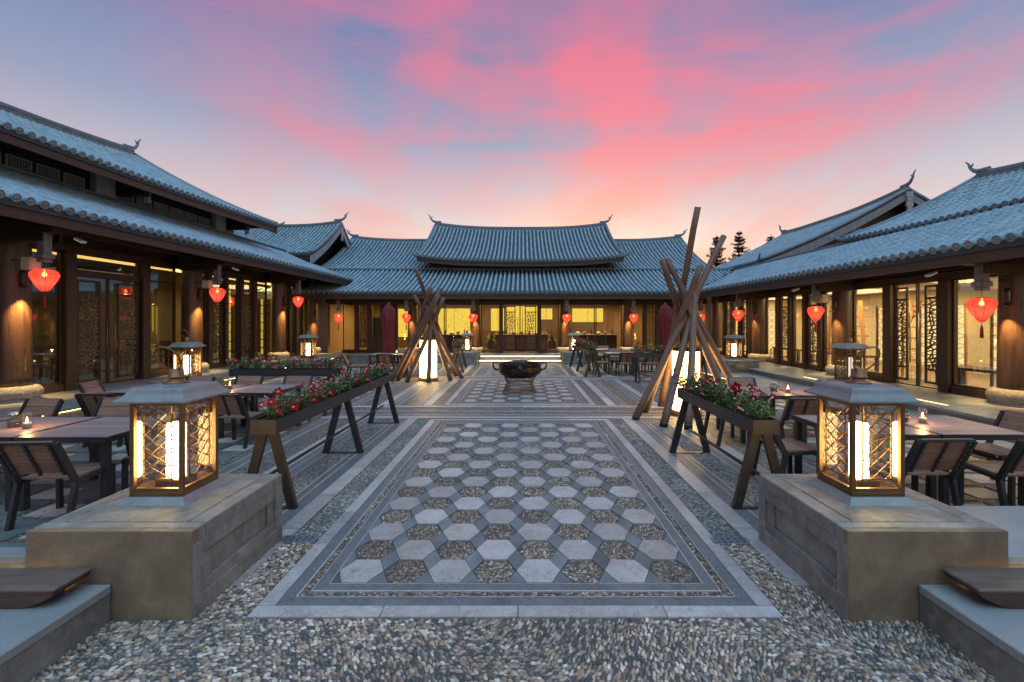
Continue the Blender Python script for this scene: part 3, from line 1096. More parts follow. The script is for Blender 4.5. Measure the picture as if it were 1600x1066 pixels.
def roof_slope(parent, name, x0, length, y0, run, h0, rise, curve=.3, cut0=None, cut1=None, lift=None,
               single=(), label=None, spacing=.225, tl=.33, caps=True, thick=.12, flip=False, single_caps=()):
    """one tiled slope in the hall's own frame: eave along +x at y0, rising towards +y.
    single = list of (xa, xb) ranges where each tile is an object of its own"""
    cut0 = cut0 or (lambda v: 0.0)
    cut1 = cut1 or (lambda v: length)
    lift = lift or (lambda u, v: 0.0)

    sy = -1.0 if flip else 1.0

    def P(u, v, off=0.0):
        z = h0 + rise * ((1 - curve) * v + curve * v * v) + lift(u, v)
        return Vector((x0 + u, y0 + sy * run * v, z + off))

    def frame(u, v):
        d = .01
        t = (P(u, v + d) - P(u, v - d)).normalized()
        e = Vector((1, 0, 0))
        e = (P(u + d, v) - P(u - d, v)).normalized()
        nn = e.cross(t) if not flip else t.cross(e)
        nn.normalize()
        e = t.cross(nn) if not flip else t.cross(nn)
        return e.normalized(), t, nn

    nv, nu = 14, max(6, int(length / .8))
    sheet = MB()
    top, bot = [], []
    for i in range(nv + 1):
        v = i / nv
        a, c = cut0(v), cut1(v)
        for k in range(nu + 1):
            u = a + (c - a) * k / nu
            top.append(P(u, v))
            bot.append(P(u, v, -thick))
    m = nu + 1
    fs = []
    nt_ = len(top)
    for i in range(nv):
        for k in range(nu):
            q = i * m + k
            fs.append((q, q + 1, q + m + 1, q + m))
            fs.append((nt_ + q, nt_ + q + m, nt_ + q + m + 1, nt_ + q + 1))
    for k in range(nu):
        fs.append((k, nt_ + k, nt_ + k + 1, k + 1))
        q = nv * m + k
        fs.append((q, q + 1, nt_ + q + 1, nt_ + q))
    for i in range(nv):
        q = i * m
        fs.append((q, q + m, nt_ + q + m, nt_ + q))
        q = i * m + nu
        fs.append((q, nt_ + q, nt_ + q + m, q + m))
    sheet.add(top + bot, fs)
    ro = sheet.build(name, 'tile_pan', parent)
    if label: ro['label'] = label
    field = MB()
    capsm = MB()
    tme = MB().add(TILE_V, TILE_F, True).mesh('roof_tile', 'roof_tile')
    cme = CAP_MB.mesh('eave_cap', 'eave_cap')
    slope_len = math.hypot(run, rise)
    nt2 = max(2, int(slope_len / tl))
    nr = int(length / spacing)
    ncount = 0
    umin = min(cut0(0), cut0(1))
    umax = max(cut1(0), cut1(1))
    u = umin + spacing * .5
    while u < umax:
        jx = rnd.uniform(-.008, .008)
        is_single = any(a <= x0 + u <= bb for (a, bb) in single)
        for k in range(nt2):
            v = k / nt2
            if not (cut0(v) - .02 <= u <= cut1(v) + .02 and cut0(min(1, v + 1 / nt2)) - .15 <= u <= cut1(min(1, v + 1 / nt2)) + .15):
                continue
            e, t, nn = frame(u, max(.012, v))
            p = P(u + jx + rnd.uniform(-.006, .006), v) + nn * .004
            t2 = (t + e * rnd.uniform(-.008, .008)).normalized()
            mw = Matrix(((e.x, t2.x, nn.x, p.x), (e.y, t2.y, nn.y, p.y), (e.z, t2.z, nn.z, p.z), (0, 0, 0, 1)))
            if is_single and ncount < 300:
                link('roof_tile', tme, ro, mw)
                ncount += 1
            else:
                field.add([mw @ Vector(q) for q in TILE_V], TILE_F, True)
        if caps and cut0(0) <= u <= cut1(0):
            e, t, nn = frame(u, .012)
            p = P(u + jx, 0) + nn * .03 - t * .0
            d = -t
            a2 = e
            b2 = d.cross(a2)
            mw = Matrix(((a2.x, b2.x, d.x, p.x), (a2.y, b2.y, d.y, p.y), (a2.z, b2.z, d.z, p.z), (0, 0, 0, 1)))
            if any(a <= x0 + u <= bb for (a, bb) in single_caps):
                link('eave_cap', cme, ro, mw)
            else:
                capsm.add([mw @ Vector(q) for q in CAP_MB.v], CAP_MB.f, False)
        u += spacing
    if field.v:
        tag(field.build('tile_field', 'roof_tile', ro), kind='stuff')
    if capsm.v:
        tag(capsm.build('eave_cap_row', 'eave_cap', ro), kind='stuff')
    # eave board under the tiles
    fb = MB()
    seg = max(2, int(length / 2))
    a, c = cut0(0), cut1(0)
    yo = .035 * sy
    for k in range(seg):
        ua, ub = a + (c - a) * k / seg, a + (c - a) * (k + 1) / seg
        pa, pb = P(ua, 0), P(ub, 0)
        ys = sorted((pa.y + yo, pa.y + yo + .05 * sy))
        vs = []
        for q in (pa, pb):
            for yy in ys:
                for zz in (-.30, -.02):
                    vs.append((q.x, yy, q.z + zz))
        fb.add(vs, [(0, 1, 3, 2), (4, 6, 7, 5), (0, 4, 5, 1), (2, 3, 7, 6), (1, 5, 7, 3), (0, 2, 6, 4)])
    fb.build('eave_board', 'beam_wood', ro)
    return ro, P


def ridge(parent, P, u0, u1, v, fin=(True, True), h=.24, w=.2, name='ridge', nseg=24, up=.5, mat='ridge_tile'):
    """stacked-tile ridge along the slope's u direction at height v, with upswept finials"""
    pts = [P(u0 + (u1 - u0) * k / nseg, v) + Vector((0, 0, 0)) for k in range(nseg + 1)]
    mb = MB()
    prof = [(-w / 2, -.16), (-w / 2, h * .5), (-w / 2 - .02, h * .5), (-w / 2 - .02, h * .66), (-w * .32, h * .7), (-w * .3, h * .95), (0, h * 1.05),
            (w * .3, h * .95), (w * .32, h * .7), (w / 2 + .02, h * .66), (w / 2 + .02, h * .5), (w / 2, h * .5), (w / 2, -.16)]
    vs = []
    for p in pts:
        for (a, z) in prof:
            vs.append((p.x, p.y + a, p.z + z))
    m = len(prof)
    fs = []
    for i in range(nseg):
        for k in range(m - 1):
            q = i * m + k
            fs.append((q, q + m, q + m + 1, q + 1))
    fs.append(tuple(range(m)))
    fs.append(tuple(nseg * m + k for k in range(m - 1, -1, -1)))
    mb.add(vs, fs)
    ro = mb.build(name, mat, parent)
    for end, s in ((0, -1), (1, 1)):
        if not fin[end]: continue
        p = pts[0] if end == 0 else pts[-1]
        f = MB()
        f.tube([p + Vector((-s * .35, 0, h * .9)), p + Vector((0, 0, h)), p + Vector((s * .16, 0, h + .07)), p + Vector((s * .29, 0, h + up * .40)),
                p + Vector((s * .36, 0, h + up * .75)), p + Vector((s * .47, 0, h + up * .98))], [.09, .085, .07, .05, .035, .014], 8)
        f.tube([p + Vector((s * .27, 0, h + up * .5)), p + Vector((s * .2, 0, h + up * .62)), p + Vector((s * .21, 0, h + up * .72))], [.035, .025, .01], 6)
        f.build('ridge_finial', mat, parent)
    return ro


def verge(parent, P, u, v0=0.0, v1=1.0, h=.30, t=.06, mat='bargeboard', name='bargeboard', tiles=True, side=1, drop=.10):
    mb = MB()
    n_ = 14
    pts = [P(u, v0 + (v1 - v0) * k / n_) for k in range(n_ + 1)]
    vs = []
    for i, p in enumerate(pts):
        hh = h * (1.0 + .25 * (1 - i / n_))
        vs += [(p.x - t / 2, p.y, p.z - drop - hh), (p.x + t / 2, p.y, p.z - drop - hh), (p.x + t / 2, p.y, p.z - drop), (p.x - t / 2, p.y, p.z - drop)]
    fs = [(0, 1, 2, 3), (n_ * 4 + 3, n_ * 4 + 2, n_ * 4 + 1, n_ * 4)]
    for i in range(n_):
        for k in range(4):
            a, c = i * 4 + k, i * 4 + (k + 1) % 4
            fs.append((a, a + 4, c + 4, c))
    mb.add(vs, fs)
    mb.build(name, mat, parent)
    if tiles:
        vt = MB()
        vt.tube([p + Vector((0, 0, .06)) for p in pts], .085, 8)
        vt.build('verge_tile', 'ridge_tile', parent)


def hornfin(parent, p, dx, dy, up=.35):
    f = MB()
    p = Vector(p)
    d = Vector((dx, dy, 0))
    f.tube([p - d * .5, p, p + d * .25 + Vector((0, 0, up * .25)), p + d * .45 + Vector((0, 0, up * .7)), p + d * .5 + Vector((0, 0, up))], [.09, .08, .06, .035, .012], 7)
    f.build('corner_finial', 'ridge_tile', parent)


# ================================================================== HALLS
def lattice(w, h, bars, seed, thick=.018, depth=.022, target=.15):
    """cracked-ice lattice: random convex splitting of a rectangle, one bar per cut"""
    rr = random.Random(seed)
    polys = [[(0, 0), (w, 0), (w, h), (0, h)]]
    cuts = []

    def size(p):
        a = 0
        for i in range(len(p)):
            x0, y0 = p[i]
            x1, y1 = p[(i + 1) % len(p)]
            a += x0 * y1 - x1 * y0
        return abs(a) / 2
    guard = 0
    while polys and guard < bars:
        polys.sort(key=size, reverse=True)
        p = polys.pop(0)
        guard += 1
        cx = sum(q[0] for q in p) / len(p) + rr.uniform(-.2, .2) * target
        cy = sum(q[1] for q in p) / len(p) + rr.uniform(-.2, .2) * target
        xs = [q[0] for q in p]
        ys = [q[1] for q in p]
        tall = (max(ys) - min(ys)) > (max(xs) - min(xs))
        an = rr.uniform(-.6, .6) + (0 if tall else math.pi / 2)
        dx, dy = math.cos(an), math.sin(an)
        A, B, hit = [], [], []
        for i in range(len(p)):
            a, c = p[i], p[(i + 1) % len(p)]
            sa = (a[0] - cx) * dy - (a[1] - cy) * dx
            sb = (c[0] - cx) * dy - (c[1] - cy) * dx
            (A if sa >= 0 else B).append(a)
            if sa * sb < 0:
                t = sa / (sa - sb)
                q = (a[0] + (c[0] - a[0]) * t, a[1] + (c[1] - a[1]) * t)
                hit.append(q)
                A.append(q)
                B.append(q)
        if len(hit) == 2:
            cuts.append(hit)
            polys += [A, B]
    mb = MB()
    for (a, c) in cuts:
        mb.beam((a[0], 0, a[1]), (c[0], 0, c[1]), depth, thick, (0, 1, 0))
    return mb


def frame_mb(x0, x1, z0, z1, y, s=.05, d=.05, mids=()):
    mb = MB()
    mb.box(x0, x0 + s, y - d / 2, y + d / 2, z0, z1, .004)
    mb.box(x1 - s, x1, y - d / 2, y + d / 2, z0, z1, .004)
    for (za, zb) in [(z0, z0 + s), (z1 - s, z1)] + [(m_ - s / 2, m_ + s / 2) for m_ in mids]:
        mb.box(x0 + s, x1 - s, y - d / 2 + .003, y + d / 2 - .003, za, zb)
    return mb


def pane(parent, x0, x1, z0, z1, y):
    return MB().box(x0, x1, y - .004, y + .004, z0, z1).build('pane', 'pane_glass', parent)


SEED = [100]


def window(hall, x0, x1, z0, z1, y, transom=None, lat=False):
    mids = (transom,) if transom else ()
    wo_ = frame_mb(x0, x1, z0, z1, y, .045, .07, mids).build('window', 'dark_wood', hall)
    if transom:
        pane(wo_, x0 + .045, x1 - .045, transom + .022, z1 - .045, y)
        pane(wo_, x0 + .045, x1 - .045, z0 + .045, transom - .022, y)
    else:
        pane(wo_, x0 + .045, x1 - .045, z0 + .045, z1 - .045, y)
    if lat:
        lz1 = (transom or z1) - .12
        leaf(wo_, x0 + .1, x1 - .1, z0 + .15, lz1, y - .03)
    return wo_


def leaf(parent, x0, x1, z0, z1, y):
    """lattice screen: open panel above, cracked-ice field, solid rail below"""
    SEED[0] += 1
    zt = z1 - .30
    zb = z0 + .32
    fr_ = frame_mb(x0, x1, z0, z1, y, .045, .04, (zt, zb))
    fr_.build('lattice_frame', 'dark_wood', parent)
    lm = lattice(x1 - x0 - .09, zt - zb - .045, 60 if x1 - x0 > .5 else 46, SEED[0], .022, .026)
    lo = lm.build('lattice', 'lattice_wood', parent)
    lo.location = (x0 + .045, y, zb + .022)


def double_door(hall, x0, x1, z0, z1, y):
    """two glass leaves with lattice screens and long pull handles"""
    mid = (x0 + x1) / 2
    for s, (a, c) in ((1, (x0, mid - .01)), (-1, (mid + .01, x1))):
        d = frame_mb(a, c, z0, z1, y, .03, .035, ()).build('door', 'dark_wood', hall)
        pane(d, a + .03, c - .03, z0 + .03, z1 - .03, y)
        # the screen sits away from the meeting stile
        if s > 0: leaf(d, a + .08, c - .22, z0 + .12, z1 - .10, y - .035)
        else: leaf(d, a + .22, c - .08, z0 + .12, z1 - .10, y - .035)
        hx = (c - .10) if s > 0 else (a + .10)
        hb = MB()
        hb.tube([(hx, y - .09, z0 + .55), (hx, y - .09, z0 + 1.75)], .014, 8)
        hb.tube([(hx, y - .09, z0 + .7), (hx, y - .02, z0 + .7)], .008, 6)
        hb.tube([(hx, y - .09, z0 + 1.6), (hx, y - .02, z0 + 1.6)], .008, 6)
        hb.build('door_handle', 'wire_steel', d)


def post(hall, x0, x1, z0, z1, y0, y1):
    return MB().box(x0, x1, y0, y1, z0, z1, .01).build('post', 'dark_wood', hall)


def column(hall, x, y, z0, z1, r=.27):
    prof = []
    nseg = 14
    for k in range(nseg + 1):
        t = k / nseg
        prof.append((r * (1.03 - .08 * t), z0 + .20 + (z1 - z0 - .20) * t))
    mb = MB().lathe(prof, 28, (x, y, 0))
    c = mb.build('column', 'column_wood', hall)
    bs = MB().lathe([(r * 1.50, z0 - .02), (r * 1.50, z0 + .035), (r * 1.30, z0 + .042), (r * 1.42, z0 + .075), (r * 1.56, z0 + .13), (r * 1.58, z0 + .19), (r * 1.50, z0 + .25),
                     (r * 1.30, z0 + .292), (r * 1.02, z0 + .30)], 32, (x, y, 0))
    bs.build('column_base', 'granite_base', c)
    return c


def bracket(hall, x, y, zt, zl, out=1.0):
    """beam end carried out from the column with a carved hanging post"""
    mb = MB().box(x - .11, x + .11, y - out - .28, y + .1, zt - .30, zt - .02, .012)
    mb.box(x - .085, x + .085, y - out - .05, y + .05, zt - .46, zt - .30)
    b_ = mb.build('bracket_arm', 'dark_wood', hall)
    hp = MB()
    yy = y - out
    hp.box(x - .075, x + .075, yy - .075, yy + .075, zl + .20, zt - .30, .01)
    hp.box(x - .11, x + .11, yy - .11, yy + .11, zl + .10, zl + .20, .02)
    hp.box(x - .08, x + .08, yy - .08, yy + .08, zl + .03, zl + .10, .015)
    hp.build('hanging_post', 'grey_wood', hall)


def vent_panel(hall, x0, x1, z0, z1, y):
    p = MB().box(x0, x1, y, y + .04, z0, z1).build('vent_panel', 'black_metal', hall)
    g = MB()
    k = 0
    xx = x0
    while xx <= x1 - .02:
        g.box(xx, xx + .018, y - .02, y + .01, z0, z1)
        xx += .075
    zz = z0
    while zz <= z1 - .018:
        g.box(x0, x1, y - .022, y - .004, zz, zz + .018)
        zz += .075
    g.build('vent_grille', 'dark_wood', p)


def wall_top(hall, x0, x1, z0, z1, y, vents=()):
    """panelled timber wall above the glass"""
    MB().box(x0, x1, y - .10, y + .12, z0, z0 + .16, .012).build('lintel_beam', 'beam_wood', hall)
    mb = MB()
    xx = x0
    while xx < x1 - .01:
        q = min(xx + .62, x1)
        mb = MB().box(xx + .004, q - .004, y - .01, y + .05, z0 + .16, z1)
        mb.build('wall_panel', 'dark_wood', hall)
        xx = q
    for (a, c) in vents:
        vent_panel(hall, a, c, z0 + .19, min(z1 - .05, z0 + .58), y - .06)
        MB().box(a - .06, a, y - .09, y - .012, z0 + .162, z1 - .02).build('wall_batten', 'beam_wood', hall)
        MB().box(c, c + .06, y - .09, y - .012, z0 + .162, z1 - .02).build('wall_batten', 'beam_wood', hall)


def bay_door(hall, xa, xb, z0, z1, y, dw, transom=None, pw=.24):
    """pane, post, double door, post, pane"""
    mid = (xa + xb) / 2
    d0, d1 = mid - dw / 2, mid + dw / 2
    for (a, c) in ((d0 - pw, d0), (d1, d1 + pw)):
        post(hall, a, c, z0, z1, y - .14, y + .10)
    if transom:
        MB().box(d0, d1, y - .06, y + .06, transom - .05, transom + .05).build('transom_bar', 'dark_wood', hall)
        wt = frame_mb(d0, d1, transom + .05, z1, y, .03, .06).build('window', 'dark_wood', hall)
        pane(wt, d0 + .03, d1 - .03, transom + .08, z1 - .03, y)
        double_door(hall, d0, d1, z0 + .01, transom - .05, y)
    else:
        double_door(hall, d0, d1, z0 + .01, z1, y)
    window(hall, xa + .24, d0 - pw, z0 + .16, z1, y, transom)
    window(hall, d1 + pw, xb - .24, z0 + .16, z1, y, transom)
    for (a, c) in ((xa + .2, d0 - pw), (d1 + pw, xb - .2)):
        MB().box(a, c, y - .09, y + .07, z0, z0 + .16, .01).build('sill', 'dark_wood', hall)


def bay_panels(hall, xa, xb, z0, z1, y, transom=None):
    """five lights: glass, lattice, glass, lattice, glass between posts"""
    wa = xb - xa - .48
    cuts = [0, .21, .40, .60, .79, 1.0]
    for i in range(5):
        a, c = xa + .24 + wa * cuts[i], xa + .24 + wa * cuts[i + 1]
        window(hall, a + (.08 if i else 0), c - (.08 if i < 4 else 0), z0 + .12, z1, y, transom, lat=(i in (1, 3)))
        if i < 4:
            post(hall, c - .08, c + .08, z0, z1, y - .13, y + .09)
    MB().box(xa + .2, xb - .2, y - .085, y + .075, z0, z0 + .12, .01).build('sill', 'dark_wood', hall)


def room(hall, x0, x1, y0, y1, z0, z1, wall='cream_wall', floor='floor_wood', side=True):
    MB().box(x0, x1, y0, y1, z0 - .04, z0 + .005).build('interior_floor', floor, hall)
    MB().box(x0, x1, y1, y1 + .12, z0, z1).build('interior_wall', wall, hall)
    if side:
        MB().box(x0 - .12, x0, y0 + .1, y1, z0, z1).build('interior_wall', wall, hall)
        MB().box(x1, x1 + .12, y0 + .1, y1, z0, z1).build('interior_wall', wall, hall)
    MB().box(x0, x1, y0 - .02, y1, z1, z1 + .10).build('interior_ceiling', wall, hall)


FZ = .33
# ---------------------------------------------------- two-storey hall (long side)
LH = thing('timber_hall', 'two-storey dark timber hall with glass front and two tiers of tiled roof', 'building', (-10.0, 0, 0), R(90))
LCOL = [4.0, 8.8, 13.6, 18.4]
LZ1, LTR, LYF = 3.48, 3.02, .35
for x in LCOL:
    column(LH, x, 0.0, FZ, 4.15)
    bracket(LH, x - .35, 0.0, 3.86, 2.98, 1.0)
column(LH, 21.75, 0.15, FZ, 4.0, .24)
bay_door(LH, 4.0, 8.8, FZ, LZ1, LYF, 1.8, LTR)
bay_door(LH, 8.8, 13.6, FZ, LZ1, LYF, 1.8, LTR)
bay_panels(LH, 13.6, 18.4, FZ, LZ1, LYF, LTR)
bay_panels(LH, 18.4, 21.9, FZ, LZ1, LYF, LTR)
wall_top(LH, 2.0, 22.0, LZ1, 4.55, LYF, [(10.0, 12.4), (15.0, 17.0), (5.2, 7.4)])
MB().box(2.0, 22.0, -1.28, -1.12, 3.70, 3.90).build('purlin', 'beam_wood', LH)
MB().box(2.0, 22.0, -.12, .12, 3.82, 4.12).build('purlin', 'beam_wood', LH)
room(LH, 2.0, 21.9, LYF + .1, 6.0, FZ, 3.62, 'dim_wall')
MB().box(2.3, 21.6, LYF + .32, LYF + .46, 3.44, 3.54).build('cove_light', 'cove_warm', LH)
area('hall_light', (7.0, 3.2, 3.4), 2.0, 2.0, 9, WARM, LH)
area('hall_light', (13.5, 3.6, 3.4), 2.0, 2.0, 9, WARM, LH)
area('hall_light', (19.8, 2.6, 3.4), 2.5, 2.5, 150, (1.0, .74, .30), LH)
rl, Pl = roof_slope(LH, 'lower_roof', 1.0, 22.6, -1.6, 3.6, 3.92, 1.44, .22, single=[(6.9, 13.5)], single_caps=[(6.5, 13.5)], label='lower tiled roof running above the glass front')
# pale flashing ridge at the foot of the upper wall
fl = MB()
fl.box(1.0, 23.0, 1.94, 2.06, 5.25, 5.52)
fl.box(1.0, 23.0, 1.86, 2.12, 5.44, 5.50, .01)
fl.build('ridge', 'ridge_tile', rl)
# clerestory
MB().box(1.0, 19.0, 2.2, 2.32, 5.3, 6.36).build('clerestory_wall', 'dark_wood', LH)
for x in (3.2, 8.0, 12.95, 17.9):
    MB().box(x - .3, x + .3, 2.00, 2.19, 5.3, 6.35, .01).build('plaster_pier', 'white_plaster', LH)
    MB().box(x + .36, x + .62, 1.25, 2.2, 5.66, 5.93, .02).build('bracket_arm', 'dark_wood', LH)
    MB().box(x + .62, x + .72, 1.30, 1.45, 5.50, 5.94, .015).build('hanging_post', 'white_plaster', LH)
for (xa, xb) in ((3.6, 7.6), (8.5, 12.5), (13.4, 17.5)):
    n_ = 6
    for k in range(n_):
        a, c = xa + (xb - xa) * k / n_ + .05, xa + (xb - xa) * (k + 1) / n_ - .05
        wv = frame_mb(a, c, 5.48, 5.86, 2.16, .035, .05).build('clerestory_window', 'white_plaster', LH)
        g = MB()
        for q in range(1, 8):
            xx = a + .035 + (c - a - .07) * q / 8
            g.box(xx - .008, xx + .008, 2.145, 2.165, 5.515, 5.825)
        for q in range(1, 5):
            zz = 5.515 + .31 * q / 5
            g.box(a + .035, c - .035, 2.142, 2.16, zz - .008, zz + .008)
        g.build('grille', 'white_plaster', wv)
ru, Pu = roof_slope(LH, 'upper_roof', 1.0, 18.4, .6, 6.2, 5.89, 2.72, .3,
                    lift=lambda u, v: (.30 * v + .16) * max(0.0, (u - 10.4) / 8.0) ** 2, label='tall upper tiled roof with upswept ridge')
ridge(ru, Pu, 0, 18.3, 1.0, (False, True), .3, .24, up=.6)
verge(ru, Pu, 18.42, h=.22, mat='grey_wood')
hornfin(ru, Pu(18.4, 0.0), .9, -.2, .28)
rb_, Pb_ = roof_slope(LH, 'rear_roof', 1.0, 18.4, 13.0, 6.2, 5.89, 2.72, .3, flip=True, caps=False, spacing=.45, tl=.8,
                      lift=lambda u, v: (.30 * v + .16) * max(0.0, (u - 10.4) / 8.0) ** 2)
MB().box(1.0, 19.0, 2.33, 13.0, 5.0, 5.9).build('upper_floor', 'dark_wood', LH)
gbl = MB()
gbl.add([(18.98, .9, 5.85), (18.98, 12.7, 5.85), (18.98, 6.8, 8.6), (19.1, .9, 5.85), (19.1, 12.7, 5.85), (19.1, 6.8, 8.6)], [(0, 2, 1), (3, 4, 5), (0, 1, 4, 3), (1, 2, 5, 4), (2, 0, 3, 5)])
gbl.build('gable_wall', 'dark_wood', LH)

# ---------------------------------------------------- low hall (other long side); local x runs towards the camera
RH = thing('timber_hall', 'low single-storey timber hall with bright glass front and wide tiled roof', 'building', (9.3, 0, 0), R(-90))
RCOL = [3.85, 8.4, 12.97, 17.5]
RZ1, RYF = 2.83, .15
for y in RCOL:
    column(RH, -y, 0.0, FZ, 3.55)
    bracket(RH, -y + .30, 0.0, 3.22, 2.42, .98)
column(RH, -21.6, 0.1, FZ, 3.4, .24)
bay_door(RH, -8.4, -3.85, FZ, RZ1, RYF, 1.5)
bay_door(RH, -12.97, -8.4, FZ, RZ1, RYF, 1.3)
bay_panels(RH, -17.5, -12.97, FZ, RZ1, RYF)
bay_panels(RH, -21.8, -17.5, FZ, RZ1, RYF)
wall_top(RH, -22.0, -2.0, RZ1, 3.72, RYF, [(-11.9, -9.3), (-16.4, -14.4), (-7.4, -5.0)])
MB().box(-20.9, -2.0, -1.26, -1.10, 2.98, 3.16).build('purlin', 'beam_wood', RH)
MB().box(-22.0, -2.0, -.12, .12, 3.24, 3.50).build('purlin', 'beam_wood', RH)
room(RH, -21.9, -2.0, RYF + .1, 4.4, FZ, 2.95, 'cream_wall')
for x in (-5.5, -10.4, -15.2, -19.6):
    area('hall_light', (x, 2.2, 2.9), 2.6, 1.8, 330, (1.0, .72, .33), RH)
LR = 21.0
rl2, Pr = roof_slope(RH, 'lower_roof', -20.3, 19.3, -1.55, 3.75, 3.2, 1.40, .25, cut0=lambda v: -3.75 * v, single=[(-13.4, -7.0)],
                     single_caps=[(-14.0, -6.6)], label='lower tiled roof sloping down to the courtyard')
# box ridge above the lower roof
rg = MB()
rg.box(-24.0, -1.0, 2.12, 2.34, 4.42, 4.66)
rg.box(-24.0, -1.0, 2.04, 2.42, 4.62, 4.69, .01)
rg.build('ridge', 'ridge_tile', rl2)
ru2, Pr2 = roof_slope(RH, 'upper_roof', -15.75, 14.7, 2.02, 4.7, 4.62, 1.92, .32,
                      lift=lambda u, v: (.22 * v + .14) * max(0.0, (5.0 - u) / 5.0) ** 2, label='upper tiled roof with upswept ridge end')
ridge(ru2, Pr2, 0.05, 14.7, 1.0, (True, False), .26, .2, up=.5)
verge(ru2, Pr2, -.02, h=.16, mat='grey_wood')
hornfin(ru2, Pr2(0, 0.0), -.9, -.25, .28)
roof_slope(RH, 'rear_roof', -15.75, 14.7, 11.42, 4.7, 4.62, 1.92, .32, flip=True, caps=False, spacing=.45, tl=.8,
           lift=lambda u, v: (.22 * v + .14) * max(0.0, (5.0 - u) / 5.0) ** 2)
gbl = MB()
gbl.add([(-15.6, 2.3, 4.6), (-15.6, 11.2, 4.6), (-15.6, 6.7, 6.5), (-15.5, 2.3, 4.6), (-15.5, 11.2, 4.6), (-15.5, 6.7, 6.5)], [(0, 2, 1), (3, 4, 5), (0, 1, 4, 3), (1, 2, 5, 4), (2, 0, 3, 5)])
gbl.build('gable_wall', 'dark_wood', RH)
MB().box(-15.5, -2.0, 4.55, 11.0, 2.0, 4.6).build('rear_wall', 'dark_wood', RH)

# gabled block behind the low hall
GH = thing('gabled_building', 'tiled building with a broad gable rising behind the low hall', 'building', (11.4, 0, 0), R(-90))
rg1, Pg = roof_slope(GH, 'roof', -32.0, 10.4, 0.0, 7.2, 4.78, 3.15, .28, lift=lambda u, v: .3 * v * max(0.0, (u - 5.4) / 5.0) ** 2 + .12 * v * max(0, (3 - u) / 3.0) ** 2)
ridge(rg1, Pg, 0.05, 10.4, 1.0, (True, True), .26, .2, up=.6)
verge(rg1, Pg, 10.42, h=.34, t=.08, mat='grey_wood')
hornfin(rg1, Pg(10.4, 0.0), .9, -.3, .4)
rg2, Pg2 = roof_slope(GH, 'rear_roof', -32.0, 10.4, 14.4, 7.2, 4.78, 3.15, .28, flip=True, caps=False, spacing=.45, tl=.8,
                      lift=lambda u, v: .3 * v * max(0.0, (u - 5.4) / 5.0) ** 2)
verge(rg2, Pg2, 10.42, h=.34, t=.08, mat='grey_wood')
gw = MB()
pf = [Pg(10.4, k / 10) + Vector((-1.05, 0, -.25)) for k in range(11)] + [Pg2(10.4, 1 - k / 10) + Vector((-1.05, 0, -.25)) for k in range(1, 11)]
vs = [tuple(p) for p in pf] + [(p.x - .15, p.y, p.z) for p in pf] + [(pf[0].x, 14.4, 0), (pf[0].x, 0, 0), (pf[0].x - .15, 14.4, 0), (pf[0].x - .15, 0, 0)]
nn_ = len(pf)
gw.add(vs, [tuple(range(nn_)) + (2 * nn_, 2 * nn_ + 1), tuple(range(2 * nn_ - 1, nn_ - 1, -1)) + (2 * nn_ + 3, 2 * nn_ + 2)])
gw.build('gable_wall', 'dark_wood', GH)
MB().box(-32, -22.7, .5, 14.0, 0.0, 4.7).build('wall', 'dark_wood', GH)
pk = Pg(10.4, 1.0)
hp = MB()
for k in range(7):
    hp.box(pk.x + .06, pk.x + .16, 7.2 - (.16 if k % 2 == 0 else .11), 7.2 + (.16 if k % 2 == 0 else .11), pk.z - .35 - .24 * k, pk.z - .12 - .24 * k)
hp.build('gable_pendant', 'bargeboard', GH)
MB().beam((pk.x - .1, 4.2, 6.3), (pk.x - .1, 10.2, 6.3), .12, .16).build('gable_beam', 'grey_wood', GH)

# ---------------------------------------------------- main hall (far end)
BH = thing('main_hall', 'main hall across the courtyard end with entrance steps and tall centre roof', 'building', (0, 22.0, 0), 0.0)
BCOL = [-8.5, -5.35, -2.25, 2.1, 5.2, 8.3]
BZ1, BYF = 2.75, .25
for x in BCOL[1:5]:
    column(BH, x, 0.0, FZ, 3.5, .24)
for x in BCOL:
    bracket(BH, x, 0.0, 3.16, 2.33, 1.2)
bay_door(BH, -2.25, 2.1, FZ, BZ1, BYF, 1.76, None, .12)
for (a, c) in ((-5.35, -2.25), (2.1, 5.2)):
    for (p, q) in ((a + .2, (a + c) / 2), ((a + c) / 2, c - .2)):
        window(BH, p + .02, q - .02, FZ + .12, BZ1, BYF)
    MB().box(a + .18, c - .18, BYF - .08, BYF + .07, FZ, FZ + .12, .01).build('sill', 'dark_wood', BH)
bay_panels(BH, -9.1, -5.35, FZ, BZ1, BYF)
bay_panels(BH, 5.2, 8.9, FZ, BZ1, BYF)
wall_top(BH, -9.6, 9.2, BZ1, 3.75, BYF)
MB().box(-8.4, 8.2, -1.45, -1.29, 2.95, 3.13).build('purlin', 'beam_wood', BH)
MB().box(-9.6, 9.2, -.10, .10, 3.18, 3.42).build('purlin', 'beam_wood', BH)
room(BH, -9.6, 9.2, BYF + .1, 5.4, FZ, 2.9, 'brown_wall')
for x in (-7.4, -3.8, 0.0, 3.8, 7.2):
    area('hall_light', (x, 2.6, 2.85), 2.2, 1.6, 130, (1.0, .66, .25), BH)
rbk, Pk = roof_slope(BH, 'lower_roof', -12.0, 19.75, -1.7, 3.75, 3.2, 1.42, .25, cut1=lambda v: 19.75 + 3.75 * v, label='lower tiled roof spanning the whole front')
rg = MB()
rg.box(-12.0, 11.6, 2.0, 2.22, 4.46, 4.70)
rg.box(-12.0, 11.6, 1.92, 2.30, 4.66, 4.74, .01)
rg.build('ridge', 'ridge_tile', rbk)
